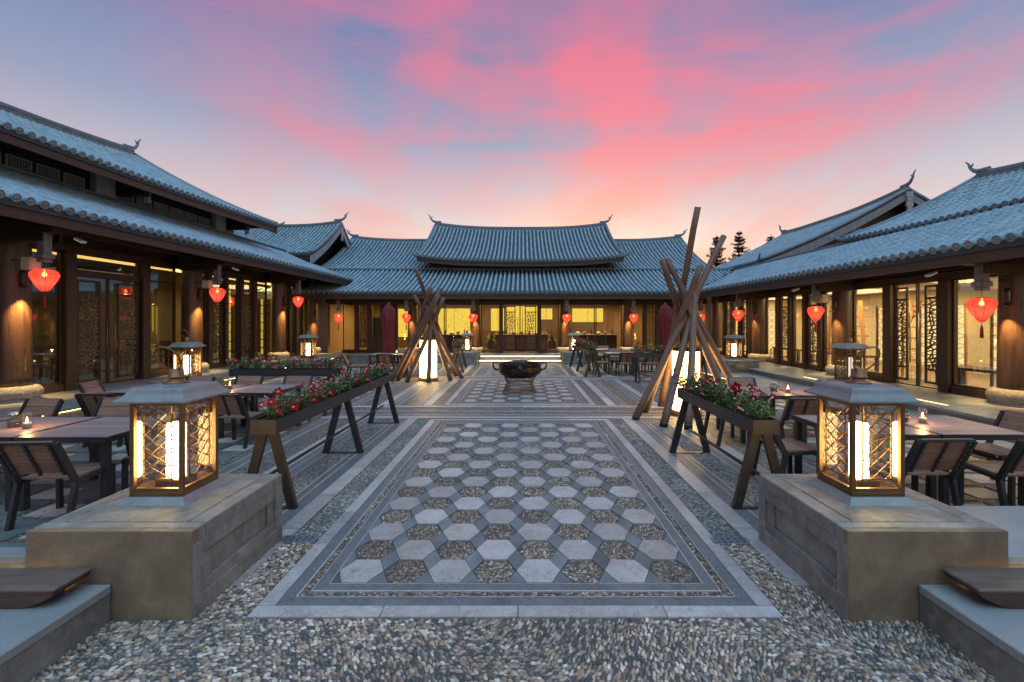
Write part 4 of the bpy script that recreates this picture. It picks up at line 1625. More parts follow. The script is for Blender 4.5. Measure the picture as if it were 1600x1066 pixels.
# wings
for (nm, xa, ln, lab) in (('wing_roof', -10.8, 7.0, 'tiled wing roof on the two-storey hall side'), ('wing_roof', 3.4, 6.75, 'tiled wing roof on the low hall side')):
    far = xa < 0
    rw, Pw = roof_slope(BH, nm, xa, ln, 2.0, 4.6, 4.68, 2.25, .34, caps=False, label=lab,
                        lift=(lambda u, v: .22 * v * max(0, (3.5 - u) / 3.5) ** 2) if far else (lambda u, v: .22 * v * max(0, (u - 3.2) / 3.5) ** 2))
    ridge(rw, Pw, 0.02, ln - .02, 1.0, (far, not far), .22, .18, up=.45)
    verge(rw, Pw, 0.0 if far else ln, h=.15, mat='grey_wood')
    rq, Pq = roof_slope(BH, 'rear_roof', xa, ln, 11.2, 4.6, 4.68, 2.25, .34, flip=True, caps=False, spacing=.45, tl=.8)
    MB().box(xa + .1, xa + ln - .1, 2.5, 10.8, 2.9, 4.66).build('wall', 'dark_wood', BH)
# raised centre
MB().box(-4.9, 4.75, 2.35, 2.5, 4.5, 5.36).build('clerestory_wall', 'dark_wood', BH)
for x in (-4.8, -2.3, 2.15, 4.65):
    MB().box(x - .14, x + .14, 2.2, 2.36, 4.6, 5.35, .01).build('clerestory_post', 'beam_wood', BH)
clift = lambda u, v: (.26 + .05 * v) * abs((u - 5.35) / 5.35) ** 3
rc, Pc = roof_slope(BH, 'centre_roof', -5.42, 10.7, 1.1, 5.0, 5.02, 2.55, .36, lift=clift, label='tall centre roof with upturned corners')
ridge(rc, Pc, 0.02, 10.68, 1.0, (True, True), .24, .2, up=.5)
verge(rc, Pc, 0.0, h=.18, mat='grey_wood')
verge(rc, Pc, 10.7, h=.18, mat='grey_wood')
hornfin(rc, Pc(0, 0), -.7, -.25, .26)
hornfin(rc, Pc(10.7, 0), .7, -.25, .26)
roof_slope(BH, 'rear_roof', -5.42, 10.7, 11.1, 5.0, 5.02, 2.55, .36, flip=True, caps=False, spacing=.45, tl=.8, lift=clift)
MB().box(-4.9, 4.75, 2.51, 10.6, 4.4, 5.0).build('upper_floor', 'dark_wood', BH)

# small gabled block in the corner behind the two-storey hall
KH = thing('gabled_building', 'small gabled building with pale bargeboards in the corner behind the two-storey hall', 'building', (-10.6, 22.5, 0), 0.0)
rk, Pk2 = roof_slope(KH, 'roof', -9.0, 9.0, 0.0, 3.75, 5.30, 2.05, .3, lift=lambda u, v: .25 * v * max(0, (u - 6) / 3.0) ** 2, caps=True)
ridge(rk, Pk2, 0.0, 9.0, 1.0, (False, True), .22, .18, up=.5)
verge(rk, Pk2, 9.02, h=.34, t=.07)
rk2, Pk3 = roof_slope(KH, 'rear_roof', -9.0, 9.0, 7.5, 3.75, 5.30, 2.05, .3, flip=True, caps=False, spacing=.45, tl=.8, lift=lambda u, v: .25 * v * max(0, (u - 6) / 3.0) ** 2)
verge(rk2, Pk3, 9.02, h=.34, t=.07)
gw = MB()
gw.add([(-.9, .3, 4.0), (-.9, 7.2, 4.0), (-.9, 7.2, 5.2), (-.9, 3.75, 7.15), (-.9, .3, 5.2), (-1.05, .3, 4.0), (-1.05, 7.2, 4.0), (-1.05, 7.2, 5.2), (-1.05, 3.75, 7.15), (-1.05, .3, 5.2)],
       [(0, 1, 2, 3, 4), (9, 8, 7, 6, 5), (0, 4, 9, 5), (4, 3, 8, 9), (3, 2, 7, 8)])
gw.build('gable_wall', 'dark_wood', KH)
MB().box(-9, -1.06, .5, 7.0, 0, 5.3).build('wall', 'dark_wood', KH)
MB().box(-.8, -.5, .1, .45, 4.2, 5.36, .01).build('plaster_pier', 'white_plaster', KH)
pp = Pk2(9.0, 1.0)
MB().box(pp.x + .05, pp.x + .12, 3.67, 3.83, pp.z - 1.0, pp.z - .15).build('gable_pendant', 'bargeboard', KH)
for x in LCOL[1:]:
    MB().box(x + .305, x + .325, .16, .19, FZ + .25, 3.30).build('slit_light', 'cove_warm', LH)
for y in RCOL[1:]:
    MB().box(-y - .325, -y - .305, .0, .03, FZ + .25, 2.70).build('slit_light', 'cove_warm', RH)
# ---- end of halls

# ================================================================== PEDESTALS
def pedestal(name, label, x0, x1, y0, y1, h, group=None, faces=('s',), plaque=False):
    """clad stone block: plain south face, framed and sunk panels on the named faces"""
    cx, cy = (x0 + x1) / 2, (y0 + y1) / 2
    t = thing(name, label, 'pedestal', (cx, cy, 0), 0, group)
    ax, ay = (x1 - x0) / 2, (y1 - y0) / 2
    ct = .09
    core = MB().box(-ax + .045, ax - .045, -ay + .045, ay - .045, -.02, h - ct + .005).build('core', 'pedestal_stone', t)
    # top: border slabs round a field slab
    bw = .13
    g = .003
    fr0 = -ay if 's' in faces else -ay + .043
    tops = [(-ax, ax, fr0, -ay + bw), (-ax, ax, ay - bw, ay), (-ax, -ax + bw, -ay + bw, ay - bw), (ax - bw, ax, -ay + bw, ay - bw), (-ax + bw, ax - bw, -ay + bw, ay - bw)]
    for (a, c, d, e) in tops:
        MB().box(a + g, c - g, d + g, e - g, h - ct, h + rnd.uniform(-.0008, .0008), .006).build('cap_slab', 'pedestal_stone', t)
    for f in ('s', 'n', 'e', 'w'):
        ln = ax if f in 'sn' else ay
        dep = ay if f in 'sn' else ax
        rz = {'s': 0, 'n': math.pi, 'e': math.pi / 2, 'w': -math.pi / 2}[f]
        fo = MB()
        pcs = []
        if f in faces:
            # base course, stiles, rails and a twice-sunk panel
            pcs += [(-ln + .002, ln - .002, -dep, -dep + .06, -.015, .13)]
            pcs += [(-ln + .002, -ln + .10, -dep, -dep + .06, .133, h - ct - .003), (ln - .10, ln - .002, -dep, -dep + .06, .133, h - ct - .003)]
            pcs += [(-ln + .103, ln - .103, -dep + .004, -dep + .06, h - ct - .09, h - ct - .003), (-ln + .103, ln - .103, -dep + .006, -dep + .06, .133, .20)]
            pcs += [(-ln + .103, -ln + .20, -dep + .018, -dep + .06, .203, h - ct - .093), (ln - .20, ln - .103, -dep + .018, -dep + .06, .203, h - ct - .093)]
            pcs += [(-ln + .203, ln - .203, -dep + .034, -dep + .06, .203, h - ct - .093)]
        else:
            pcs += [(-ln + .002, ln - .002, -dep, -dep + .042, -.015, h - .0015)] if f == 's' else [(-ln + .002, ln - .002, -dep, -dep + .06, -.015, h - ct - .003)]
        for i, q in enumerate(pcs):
            o = MB().box(*q, .004).build('face_slab', 'pedestal_stone' if f in faces else 'pedestal_brown_glow', t)
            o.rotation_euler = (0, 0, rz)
    if plaque:
        p = MB().box(-.17, .17, -ay - .012, -ay + .003, h - .30, h - .10, .004).build('plaque', 'brass_plate', t)
        m = MB()
        for k in range(6):
            m.box(-.10 + k * .034, -.076 + k * .034, -ay - .0145, -ay - .0115, h - .165, h - .138)
        m.box(-.10, .10, -ay - .0145, -ay - .0115, h - .205, h - .196)
        m.box(-.02, .02, -ay - .0145, -ay - .0115, h - .26, h - .235)
        m.build('engraving', 'ceramic_white', p)
    return t


PZ = .574
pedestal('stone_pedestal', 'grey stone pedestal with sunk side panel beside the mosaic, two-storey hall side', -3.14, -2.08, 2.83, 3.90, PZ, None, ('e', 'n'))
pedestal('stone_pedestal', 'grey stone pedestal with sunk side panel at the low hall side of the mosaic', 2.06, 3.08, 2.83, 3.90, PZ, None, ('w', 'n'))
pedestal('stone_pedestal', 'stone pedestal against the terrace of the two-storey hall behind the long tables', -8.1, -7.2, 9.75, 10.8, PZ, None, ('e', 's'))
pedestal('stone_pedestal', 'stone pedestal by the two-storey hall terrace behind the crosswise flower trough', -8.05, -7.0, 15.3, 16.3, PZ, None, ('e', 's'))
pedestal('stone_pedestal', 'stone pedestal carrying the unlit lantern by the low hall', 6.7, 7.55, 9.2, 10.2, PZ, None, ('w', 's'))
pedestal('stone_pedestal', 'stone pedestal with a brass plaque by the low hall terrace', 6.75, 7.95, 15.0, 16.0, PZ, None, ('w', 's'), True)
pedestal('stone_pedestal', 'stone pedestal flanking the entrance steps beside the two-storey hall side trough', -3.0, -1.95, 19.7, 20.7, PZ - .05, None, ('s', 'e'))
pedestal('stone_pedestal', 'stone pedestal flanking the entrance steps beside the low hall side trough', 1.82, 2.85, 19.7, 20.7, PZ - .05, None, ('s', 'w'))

# ================================================================== LANTERNS (bronze, on pedestals)
def make_lantern(name, label, mat_tube, lit=True):
    t = thing(name, label, 'lantern')
    a, H = .195, .665
    bz = .045
    MB().add([(-.25, -.25, 0), (.25, -.25, 0), (.25, .25, 0), (-.25, .25, 0), (-.205, -.205, bz), (.205, -.205, bz), (.205, .205, bz), (-.205, .205, bz)],
             [(3, 2, 1, 0), (4, 5, 6, 7), (0, 1, 5, 4), (1, 2, 6, 5), (2, 3, 7, 6), (3, 0, 4, 7)]).build('base_plate', 'zinc', t)
    MB().box(-a, a, -a, a, bz, bz + .028, .003).build('floor_plate', 'bronze', t)
    pme = MB().box(-.016, .016, -.016, .016, 0, H, .003).mesh('corner_post', 'bronze')
    for sx in (-1, 1):
        for sy in (-1, 1):
            link('corner_post', pme, t).location = (sx * (a - .016), sy * (a - .016), bz + .028)
    rme = MB().box(-a + .032, a - .032, -a + .002, -a + .028, 0, .03).mesh('rail', 'bronze')
    # leaded pattern: picture-frame border, then crossing bars
    lm = MB()
    w, h = a - .032, H - .06
    ix, iz = .058, .062
    y = -a + .016
    zb = bz + .028 + .03
    A = [(-w, 0), (w, 0), (w, h), (-w, h)]
    B = [(-w + ix, iz), (w - ix, iz), (w - ix, h - iz), (-w + ix, h - iz)]
    bt = .0075
    for k in range(4):
        lm.beam((A[k][0], y, A[k][1] + zb), (B[k][0], y, B[k][1] + zb), bt, bt, (0, 1, 0))
        lm.beam((B[k][0], y, B[k][1] + zb), (B[(k + 1) % 4][0], y, B[(k + 1) % 4][1] + zb), bt, bt, (0, 1, 0))
    bw_, bh_ = w - ix, h - 2 * iz
    n_ = 5
    for k in range(-3, n_ + 1):
        for (s, rise_) in ((1, .115), (-1, .20)):
            z0_ = bh_ * (k + (.0 if s > 0 else .35)) / n_
            z1_ = z0_ + rise_ * 1.0
            p = [(-bw_, z0_), (bw_, z1_)] if s < 0 else [(-bw_, z1_), (bw_, z0_)]
            # clip to the field
            (xa, za), (xb, zb2) = p
            t0, t1 = 0.0, 1.0
            dz = zb2 - za
            for lim, sg in ((0.0, 1), (bh_, -1)):
                if abs(dz) < 1e-6: continue
                tt = (lim - za) / dz
                if (dz > 0) == (sg > 0): t0 = max(t0, tt)
                else: t1 = min(t1, tt)
            if t1 - t0 < .15: continue
            q0 = (xa + (xb - xa) * t0, za + dz * t0)
            q1 = (xa + (xb - xa) * t1, za + dz * t1)
            lm.beam((q0[0], y, q0[1] + zb + iz), (q1[0], y, q1[1] + zb + iz), bt * .85, bt * .85, (0, 1, 0))
    lme = lm.mesh('leading', 'bronze')
    gme = MB().box(-w, w, y + .008, y + .011, zb, zb + h).mesh('pane', 'lamp_glass')
    for k in range(4):
        r = Matrix.Rotation(k * math.pi / 2, 4, 'Z')
        link('rail', rme, t, Matrix.Translation((0, 0, bz + .028)) @ r)
        link('rail', rme, t, Matrix.Translation((0, 0, bz + .028 + H - .03)) @ r)
        po = link('pane', gme, t, r)
        link('leading', lme, po)
    zr = bz + .028 + H
    prof = [(.262, 0), (.262, .012), (.235, .030), (.212, .055), (.198, .085), (.180, .10), (.02, .118)]
    rf = MB()
    vs, fs = [], []
    for (r, z) in prof:
        for (sx, sy) in ((-1, -1), (1, -1), (1, 1), (-1, 1)):
            vs.append((sx * r, sy * r, zr + z))
    for i in range(len(prof) - 1):
        for k in range(4):
            p, q = i * 4 + k, i * 4 + (k + 1) % 4
            fs.append((p, q, q + 4, p + 4))
    fs += [(3, 2, 1, 0), tuple(len(vs) - 4 + k for k in range(4))]
    rf.add(vs, fs)
    ro = rf.build('lantern_roof', 'zinc', t)
    kz = zr + .112
    kb = MB().lathe([(.085, 0), (.088, .008), (.05, .012), (.045, .04), (.058, .045), (.058, .05), (.05, .055), (.05, .10), (.045, .106), (.002, .107)], 20, (0, 0, kz))
    kb.build('knob', 'copper_knob', ro)
    hd = MB()
    hd.tube([(.06 * math.sin(k / 18 * 2 * math.pi * .86 + .44) * 1.45, -.02 - .12 * (1 - math.cos(k / 18 * 2 * math.pi * .86 + .44)) * .5, kz + .19 - .095 * math.cos(k / 18 * 2 * math.pi * .86 + .44)) for k in range(19)], .006, 7)
    hd.build('handle', 'copper_knob', ro)
    MB().box(-.095, .095, -.095, .095, bz + .028, bz + .085, .008).build('lamp_holder', 'bronze', t)
    MB().lathe([(.062, 0), (.062, .40), (.056, .41)], 20, (0, 0, bz + .085)).build('lamp_tube', mat_tube, t)
    return t


lan = make_lantern('bronze_lantern', 'large lit bronze lantern on the front pedestal, two-storey hall side', 'tube_glow')
lan.location = (-2.67, 3.465, PZ)
for (x, y, z, rz, lb) in ((2.606, 3.465, PZ, 0, 'large lit bronze lantern on the front pedestal, low hall side'),
                          (-7.65, 10.25, PZ, 0, 'lit lantern on the pedestal against the terrace of the two-storey hall'),
                          (-7.5, 15.75, PZ, 0, 'lit lantern behind the crosswise flower trough by the two-storey hall'),
                          (7.35, 15.5, PZ, 0, 'lit lantern above the brass plaque by the low hall'),
                          (-2.45, 20.15, PZ - .05, 0, 'small-looking lit lantern flanking the entrance steps on the two-storey hall side'),
                          (2.35, 20.15, PZ - .05, 0, 'small-looking lit lantern flanking the entrance steps on the low hall side')):
    dup(lan, (x, y, z), rz, lb)
l2 = make_lantern('bronze_lantern', 'nearly unlit lantern with a pale candle tube, before the low hall doors', 'tube_dim')
l2.location = (7.1, 9.7, PZ)

# ------------------------------------------------------------------ low stone blocks by the pedestals
def block(name, label, cat, x0, x1, y0, y1, z1, z0=-.02, mat='pedestal_stone', lip=True):
    t = thing(name, label, cat, ((x0 + x1) / 2, (y0 + y1) / 2, 0))
    ax, ay = (x1 - x0) / 2, (y1 - y0) / 2
    MB().box(-ax + .006, ax - .006, -ay + .006, ay - .006, z0, z1 - .052).build('core', mat, t)
    n_ = max(1, round(2 * ay / 1.0))
    for k in range(n_):
        MB().box(-ax, ax, -ay + 2 * ay * k / n_ + .002, -ay + 2 * ay * (k + 1) / n_ - .002, z1 - .05, z1, .006).build('cap_slab', 'terrace_stone', t)
    return t


block('stone_bench', 'low grey stone bench joining the pedestal on the two-storey hall side', 'bench', -4.6, -2.585, -.2, 2.826, .243)
block('stone_bench', 'low grey stone bench joining the pedestal on the low hall side', 'bench', 2.50, 4.6, -.2, 2.826, .243)
block('stone_kerb', 'narrow stone kerb wall beyond the pedestal, two-storey hall side', 'kerb', -5.2, -3.145, 2.84, 2.96, .41)
block('stone_kerb', 'broad stone kerb wall beyond the pedestal, low hall side', 'kerb', 3.085, 5.4, 2.84, 3.62, .41)


def timber_seat(label, x_tip, s, y):
    t = thing('timber_bench', label, 'bench', (x_tip, y, .243))
    n_ = 9
    vs = []
    ln = 1.3
    xs = [0, .03, .07, .12, .18, .26, .4, .7, ln]
    for i, x in enumerate(xs):
        k = min(1.0, x / .26)
        zl = .075 * (1 - k) ** 2.2 - .001
        for yy in (-.115, .115):
            vs += [(-s * x, yy * (1 if i else .98), zl), (-s * x, yy * (1 if i else .98), .10)]
    fs = []
    for i in range(len(xs) - 1):
        a, c = i * 4, i * 4 + 4
        fs += [(a, c, c + 1, a + 1), (a + 2, a + 3, c + 3, c + 2), (a + 1, c + 1, c + 3, a + 3), (a, a + 2, c + 2, c)]
    fs += [(0, 1, 3, 2), (len(vs) - 4, len(vs) - 2, len(vs) - 1, len(vs) - 3)]
    MB().add(vs, fs).build('plank', 'bench_wood', t)
    MB().box(.012 * s, -s * ln, -.118, .118, .0995, .114, .004).build('seat_board', 'seat_board', t)
    MB().box(-s * .35, -s * 1.2, -.1, .1, -.004, .02).build('bearer', 'dark_wood', t)
    MB().box(-s * .16, -s * 1.2, .118, .128, .012, .024).build('added_glow_strip', 'led_warm', t)  # hidden glowing strip, added to warm the pedestal front
    return t


timber_seat('dark curved-end timber seat on the stone bench, two-storey hall side', -2.70, 1, 2.69)
timber_seat('dark curved-end timber seat on the stone bench, low hall side', 2.64, -1, 2.69)

# drain covers
for (x, y, lb) in ((-1.93, 3.88, 'perforated steel drain cover beside the pedestal on the two-storey hall side'), (1.79, 3.85, 'perforated steel drain cover beside the pedestal on the low hall side')):
    d = thing('drain_cover', lb, 'drain cover', (x, y, 0))
    MB().box(-.155, .155, -.06, .06, -.005, .016, .003).build('plate', 'drain_steel', d)
    hm = MB()
    for i in range(5):
        for j in range(2):
            hm.lathe([(.012, .0), (.012, .0172), (.001, .0174)], 8, (-.11 + i * .055, -.025 + j * .05, 0))
    tag(hm.build('hole', 'dark_mark', d), kind='stuff')

# ================================================================== CHAIRS AND TABLES
def make_chair():
    t = thing('outdoor_chair', 'black framed slatted wood chair', 'chair')
    # chair faces +y; rear legs at y=0, front legs at y=.46
    w = .25
    for s in (-1, 1):
        f = MB()
        f.beam((s * w, -.03, 0), (s * w, .05, .40), .035, .05)
        f.beam((s * w, .05, .40), (s * w, -.15, .81), .035, .05)
        f.beam((s * w, .045, .405), (s * w, .47, .42), .035, .035)
        f.build('rear_leg', 'black_metal', t)
        g = MB().beam((s * w, .45, 0), (s * w, .445, .41), .035, .045)
        g.build('front_leg', 'black_metal', t)
    MB().box(-w, w, .42, .45, .37, .405).build('seat_rail', 'black_metal', t)
    sm = MB().box(-w + .018, w - .018, -.041, .041, 0, .02, .004).mesh('seat_slat', 'teak')
    for k in range(5):
        link('seat_slat', sm, t).location = (0, .10 + k * .088, .425)
    bm = MB().box(-w + .018, w - .018, -.009, .009, -.059, .059, .004).mesh('back_slat', 'teak')
    ang = math.atan2(.20, .41)
    for k in range(3):
        p = .17 + k * .125
        link('back_slat', bm, t, Matrix.Translation((0, .05 - p * math.sin(ang) + .0, .40 + p * math.cos(ang))) @ Matrix.Rotation(ang, 4, 'X'))
    st = MB()
    for x in (-.205, 0, .205):
        p0, p1 = .10, .46
        st.beam((x, .05 - p0 * math.sin(ang) - .017, .40 + p0 * math.cos(ang) - .008), (x, .05 - p1 * math.sin(ang) - .017, .40 + p1 * math.cos(ang) - .008), .03, .01, (0, -1, .5))
    st.beam((-w, .05 - .455 * math.sin(ang) - .005, .40 + .455 * math.cos(ang)), (w, .05 - .455 * math.sin(ang) - .005, .40 + .455 * math.cos(ang)), .02, .025)
    so = st.build('back_strip', 'black_metal', t)
    rv = MB()
    for x in (-.205, 0, .205):
        for k in range(6):
            p = .13 + k * .06
            rv.lathe([(.006, 0), (.005, .005), (.001, .007)], 6, (x, .05 - p * math.sin(ang) - .030, .40 + p * math.cos(ang) - .012))
    tag(rv.build('rivet', 'wire_steel', so), kind='stuff')
    return t


chair0 = make_chair()
CH = [  # x, y, rotation, label
    (-4.39, 4.10, 4, 'slatted chair with riveted back turned to the stone pedestal, two-storey hall side'),
    (-5.55, 6.05, 181, 'slatted chair across the two-storey hall side front table, facing the pedestal'),
    (-6.55, 6.0, 176, 'slatted chair across the front table near the white flower glass'),
    (-3.72, 4.95, 88, 'slatted chair hidden behind the lit lantern, at the end of the front table'),
    (-7.45, 7.9, -75, 'pale slatted chair turned sideways next to the terrace kerb, at the second table'),
    (-6.3, 6.75, 2, 'slatted chair with its back to the front table, terrace end of the second table'),
    (-4.35, 6.68, -2, 'slatted chair with its back to the lantern, at the trough end of the second table'),
    (-6.2, 8.52, 180, 'slatted chair across the second table below the terrace lantern'),
    (-5.25, 8.5, 178, 'slatted chair across the second table, in front of the crosswise trough'),
    (-4.3, 8.5, 182, 'slatted chair across the second table, at the trough leg'),
    (-5.65, 14.6, -80, 'slatted chair at the terrace end of the parasol table, two-storey hall side'),
    (-4.45, 14.65, 0, 'slatted chair between the crosswise trough and the parasol table, two-storey hall side'),
    (-3.6, 14.75, 5, 'slatted chair behind the poles of the smaller-looking pole tent'),
    (-4.4, 16.75, 180, 'slatted chair across the parasol table, in front of the main hall lattice'),
    (-3.4, 16.7, 178, 'slatted chair across the parasol table, by the flower trough at the steps'),
    (2.88, 5.25, -86, 'slatted chair at the end of the low hall side front table, facing the hall'),
    (3.84, 4.20, 1, 'slatted chair behind the lantern on the low hall side, back to the kerb'),
    (4.75, 4.16, -3, 'slatted chair next to the kerb end on the low hall side, beside the candle table'),
    (5.62, 5.10, 92, 'slatted chair at the step end of the low hall side front table'),
    (3.96, 6.35, 0, 'slatted chair before the second table with candle, low hall side'),
    (2.98, 7.0, -88, 'slatted chair behind the short flower trough, at the second table end'),
    (4.15, 8.35, 180, 'slatted chair across the second table on the low hall side, near the pole tent'),
    (5.6, 7.4, 95, 'slatted chair at the step end of the second table on the low hall side'),
    (2.62, 16.0, -90, 'slatted chair facing sideways between flower trough and low hall corner table'),
    (3.58, 15.3, 2, 'slatted chair with its back to the cauldron, at the low hall corner table'),
    (4.45, 15.25, -2, 'slatted chair behind the crosswise trough, at the low hall corner table'),
    (3.6, 17.2, 180, 'slatted chair across the low hall corner table'),
    (4.5, 17.2, 178, 'slatted chair across the low hall corner table, next to the parasol'),
    (2.75, 18.3, -90, 'slatted chair at the end of the small table by the entrance pedestal'),
    (3.5, 19.2, 180, 'slatted chair across the small table by the entrance pedestal'),
]
for i, (x, y, a, lb) in enumerate(CH):
    c = chair0 if i == 0 else copy_tree(chair0)
    c.location = (x, y, .01)
    c.rotation_euler = (0, 0, R(a))
    c['label'] = lb
    c['group'] = 'slatted outdoor chairs'


def make_table(w=.93, d=.98):
    t = thing('outdoor_table', 'slatted table', 'table')
    h = .74
    n_ = 9
    sm = MB().box(-w / 2 + .022, w / 2 - .022, -(d - .05) / n_ / 2 + .003, (d - .05) / n_ / 2 - .003, h - .028, h, .003).mesh('table_slat', 'table_slat')
    for k in range(n_):
        link('table_slat', sm, t).location = (0, -d / 2 + .025 + (d - .05) * (k + .5) / n_, 0)
    f = MB()
    f.box(-w / 2, -w / 2 + .021, -d / 2, d / 2, h - .055, h - .001)
    f.box(w / 2 - .021, w / 2, -d / 2, d / 2, h - .055, h - .001)
    f.box(-w / 2 + .021, w / 2 - .021, -d / 2, -d / 2 + .024, h - .055, h - .001)
    f.box(-w / 2 + .021, w / 2 - .021, d / 2 - .024, d / 2, h - .055, h - .001)
    f.build('table_frame', 'black_metal', t)
    lme = MB().box(-.03, .03, -.03, .03, 0, h - .03).mesh('leg', 'black_metal')
    for sx in (-1, 1):
        for sy in (-1, 1):
            link('leg', lme, t).location = (sx * (w / 2 - .055), sy * (d / 2 - .055), 0)
    return t


tab0 = make_table()
TB_ = [(-4.57, 4.92, 'slatted table next to the lit lantern pedestal, two-storey hall side'),
       (-5.52, 4.92, 'slatted table carrying the white flower glass and candle, two-storey hall side'),
       (-6.47, 4.92, 'slatted table at the terrace end of the front row, two-storey hall side'),
       (-4.45, 7.68, 'slatted table at the trough end of the second row, two-storey hall side'),
       (-5.40, 7.68, 'slatted table with the candle in the second row, two-storey hall side'),
       (-6.35, 7.68, 'slatted table at the terrace end of the second row, two-storey hall side'),
       (-4.75, 15.7, 'slatted table beside the maroon parasol, two-storey hall side'),
       (-3.80, 15.7, 'slatted table with candles behind the smaller-looking pole tent'),
       (3.78, 5.02, 'slatted table behind the lantern, trough end of the front row, low hall side'),
       (4.73, 5.02, 'slatted table with candle and green plant glass, front row, low hall side'),
       (3.85, 7.40, 'slatted table with candle, trough end of the second row, low hall side'),
       (4.80, 7.40, 'slatted table at the step end of the second row, low hall side'),
       (3.50, 16.3, 'slatted table by the flower trough, low hall corner'),
       (4.45, 16.3, 'slatted table near the maroon parasol, low hall corner'),
       (3.40, 18.4, 'small slatted table by the entrance pedestal, low hall corner')]
for i, (x, y, lb) in enumerate(TB_):
    c = tab0 if i == 0 else copy_tree(tab0)
    c.location = (x, y, .01)
    c['label'] = lb
    c['group'] = 'slatted outdoor tables'

# table candles and little flower glasses
def make_candle():
    t = thing('candle_glass', 'candle', 'candle')
    MB().lathe([(.036, 0), (.040, .004), (.041, .17), (.038, .17), (.037, .008), (.001, .006)], 18).build('glass', 'lamp_glass', t)
    MB().lathe([(.033, .008), (.033, .065), (.004, .066)], 14).build('wax', 'ceramic_white', t)
    MB().lathe([(.002, .066), (.009, .078), (.010, .088), (.005, .105), (.0006, .125)], 8).build('flame', 'flame', t)
    plight('candle_light', (0, 0, .14), 3.0, (1.0, .50, .18), .02, t)
    return t


cd = make_candle()
for i, (x, y, lb) in enumerate(((-5.30, 4.80, 'lit candle glass beside the white flower glass on the front table, two-storey hall side'),
                                (-4.95, 7.6, 'lit candle glass on the second table, two-storey hall side'),
                                (4.52, 5.05, 'lit candle glass beside the green plant on the front table, low hall side'),
                                (4.28, 7.2, 'lit candle glass beside the plant on the second table, low hall side'),
                                (-4.35, 15.6, 'lit candle glass on the table by the parasol, two-storey hall side'),
                                (-3.55, 15.5, 'lit candle glass behind the tent poles, two-storey hall side'),
                                (4.2, 16.1, 'lit candle glass on the low hall corner table'))):
    c = cd if i == 0 else copy_tree(cd)
    c.location = (x, y, .751)
    c['label'] = lb


def make_posy(nm, lb, white):
    t = thing(nm, lb, 'plant')
    MB().lathe([(.045, 0), (.055, .005), (.062, .075), (.058, .075), (.052, .008), (.001, .006)], 16).build('glass', 'lamp_glass', t)
    MB().lathe([(.045, .008), (.053, .05), (.001, .055)], 12).build('pebble_fill', 'soil', t)
    lf = MB()
    rr = random.Random(len(lb))
    for k in range(90):
        a, e = rr.uniform(0, 6.28), rr.uniform(.05, 1.4)
        r = .085 * rr.uniform(.7, 1.05)
        p = Vector((r * math.cos(a) * math.cos(e), r * math.sin(a) * math.cos(e), .075 + r * .75 * math.sin(e)))
        d = Vector((math.cos(a), math.sin(a), .5)).normalized() * .028
        s = Vector((-math.sin(a), math.cos(a), 0)) * .009
        lf.add([p - d * .5, p + s, p + d * .6, p - s], [(0, 1, 2, 3)])
    lf.build('foliage', 'leaf' if not white else 'leaf_pale', t)
    if white:
        fl_ = MB()
        for k in range(16):
            a, r = rr.uniform(0, 6.28), rr.uniform(0, .05)
            fl_.lathe([(.002, 0), (.014, .008), (.010, .016), (.001, .018)], 7, (r * math.cos(a), r * math.sin(a), .135 + rr.uniform(-.01, .012)))
        fl_.build('blossom_cluster', 'ceramic_white', t)
    return t


make_posy('flower_glass', 'small glass of white flowers beside the candle, two-storey hall side front table', True).location = (-5.50, 4.86, .751)
make_posy('plant_glass', 'small glass of green leaves beside the candle, low hall side front table', False).location = (4.36, 5.12, .751)
make_posy('flower_glass', 'small glass with green leaves and white bloom on the second table, low hall side', True).location = (4.1, 7.28, .751)
make_posy('plant_glass', 'small glass of green leaves on the second table, two-storey hall side', False).location = (-5.1, 7.68, .751)

# ================================================================== FLOWER TROUGHS
def trough(label, x, y, rz, ln, frames, w=.26, h0=.78, h1=.92, brown_end=True):
    """long steel trough on A-frame trestles; local +y is the length, origin at the near end"""
    t = thing('flower_trough', label, 'planter', (x, y, 0), rz)
    a = w / 2
    b_ = MB()
    b_.box(-a, -a + .012, 0.012, ln - .012, h0, h1)
    b_.box(a - .012, a, 0.012, ln - .012, h0, h1)
    b_.box(-a + .012, a - .012, .012, ln - .012, h0, h0 + .012)
    b_.build('trough_side', 'trough_metal', t)
    for (p, q) in ((0, .012), (ln - .012, ln)):
        MB().box(-a - .002, a + .002, p, q, h0 - .003, h1 + .002, .003).build('trough_end', 'trough_end' if brown_end else 'trough_metal', t)
    MB().box(-a + .013, a - .013, .013, ln - .013, h0 + .013, h1 - .025).build('soil', 'soil', t)
    for fy in frames:
        g = MB()
        for s in (-1, 1):
            g.beam((s * .25, fy, .005), (s * .05, fy, h0), .085, .05, (0, 1, 0))
        g.build('trestle', 'trough_end' if fy < .4 and brown_end else 'black_metal', t)
        MB().box(-.28, .28, fy - .03, fy + .03, 0.008, .018).build('foot_plate', 'black_metal', t)
    if len(frames) > 1:
        MB().tube([(0.0, frames[0], .34), (0.0, frames[-1], .34)], .018, 8).build('stretcher', 'black_metal', t)
    return t


PLANTS = []


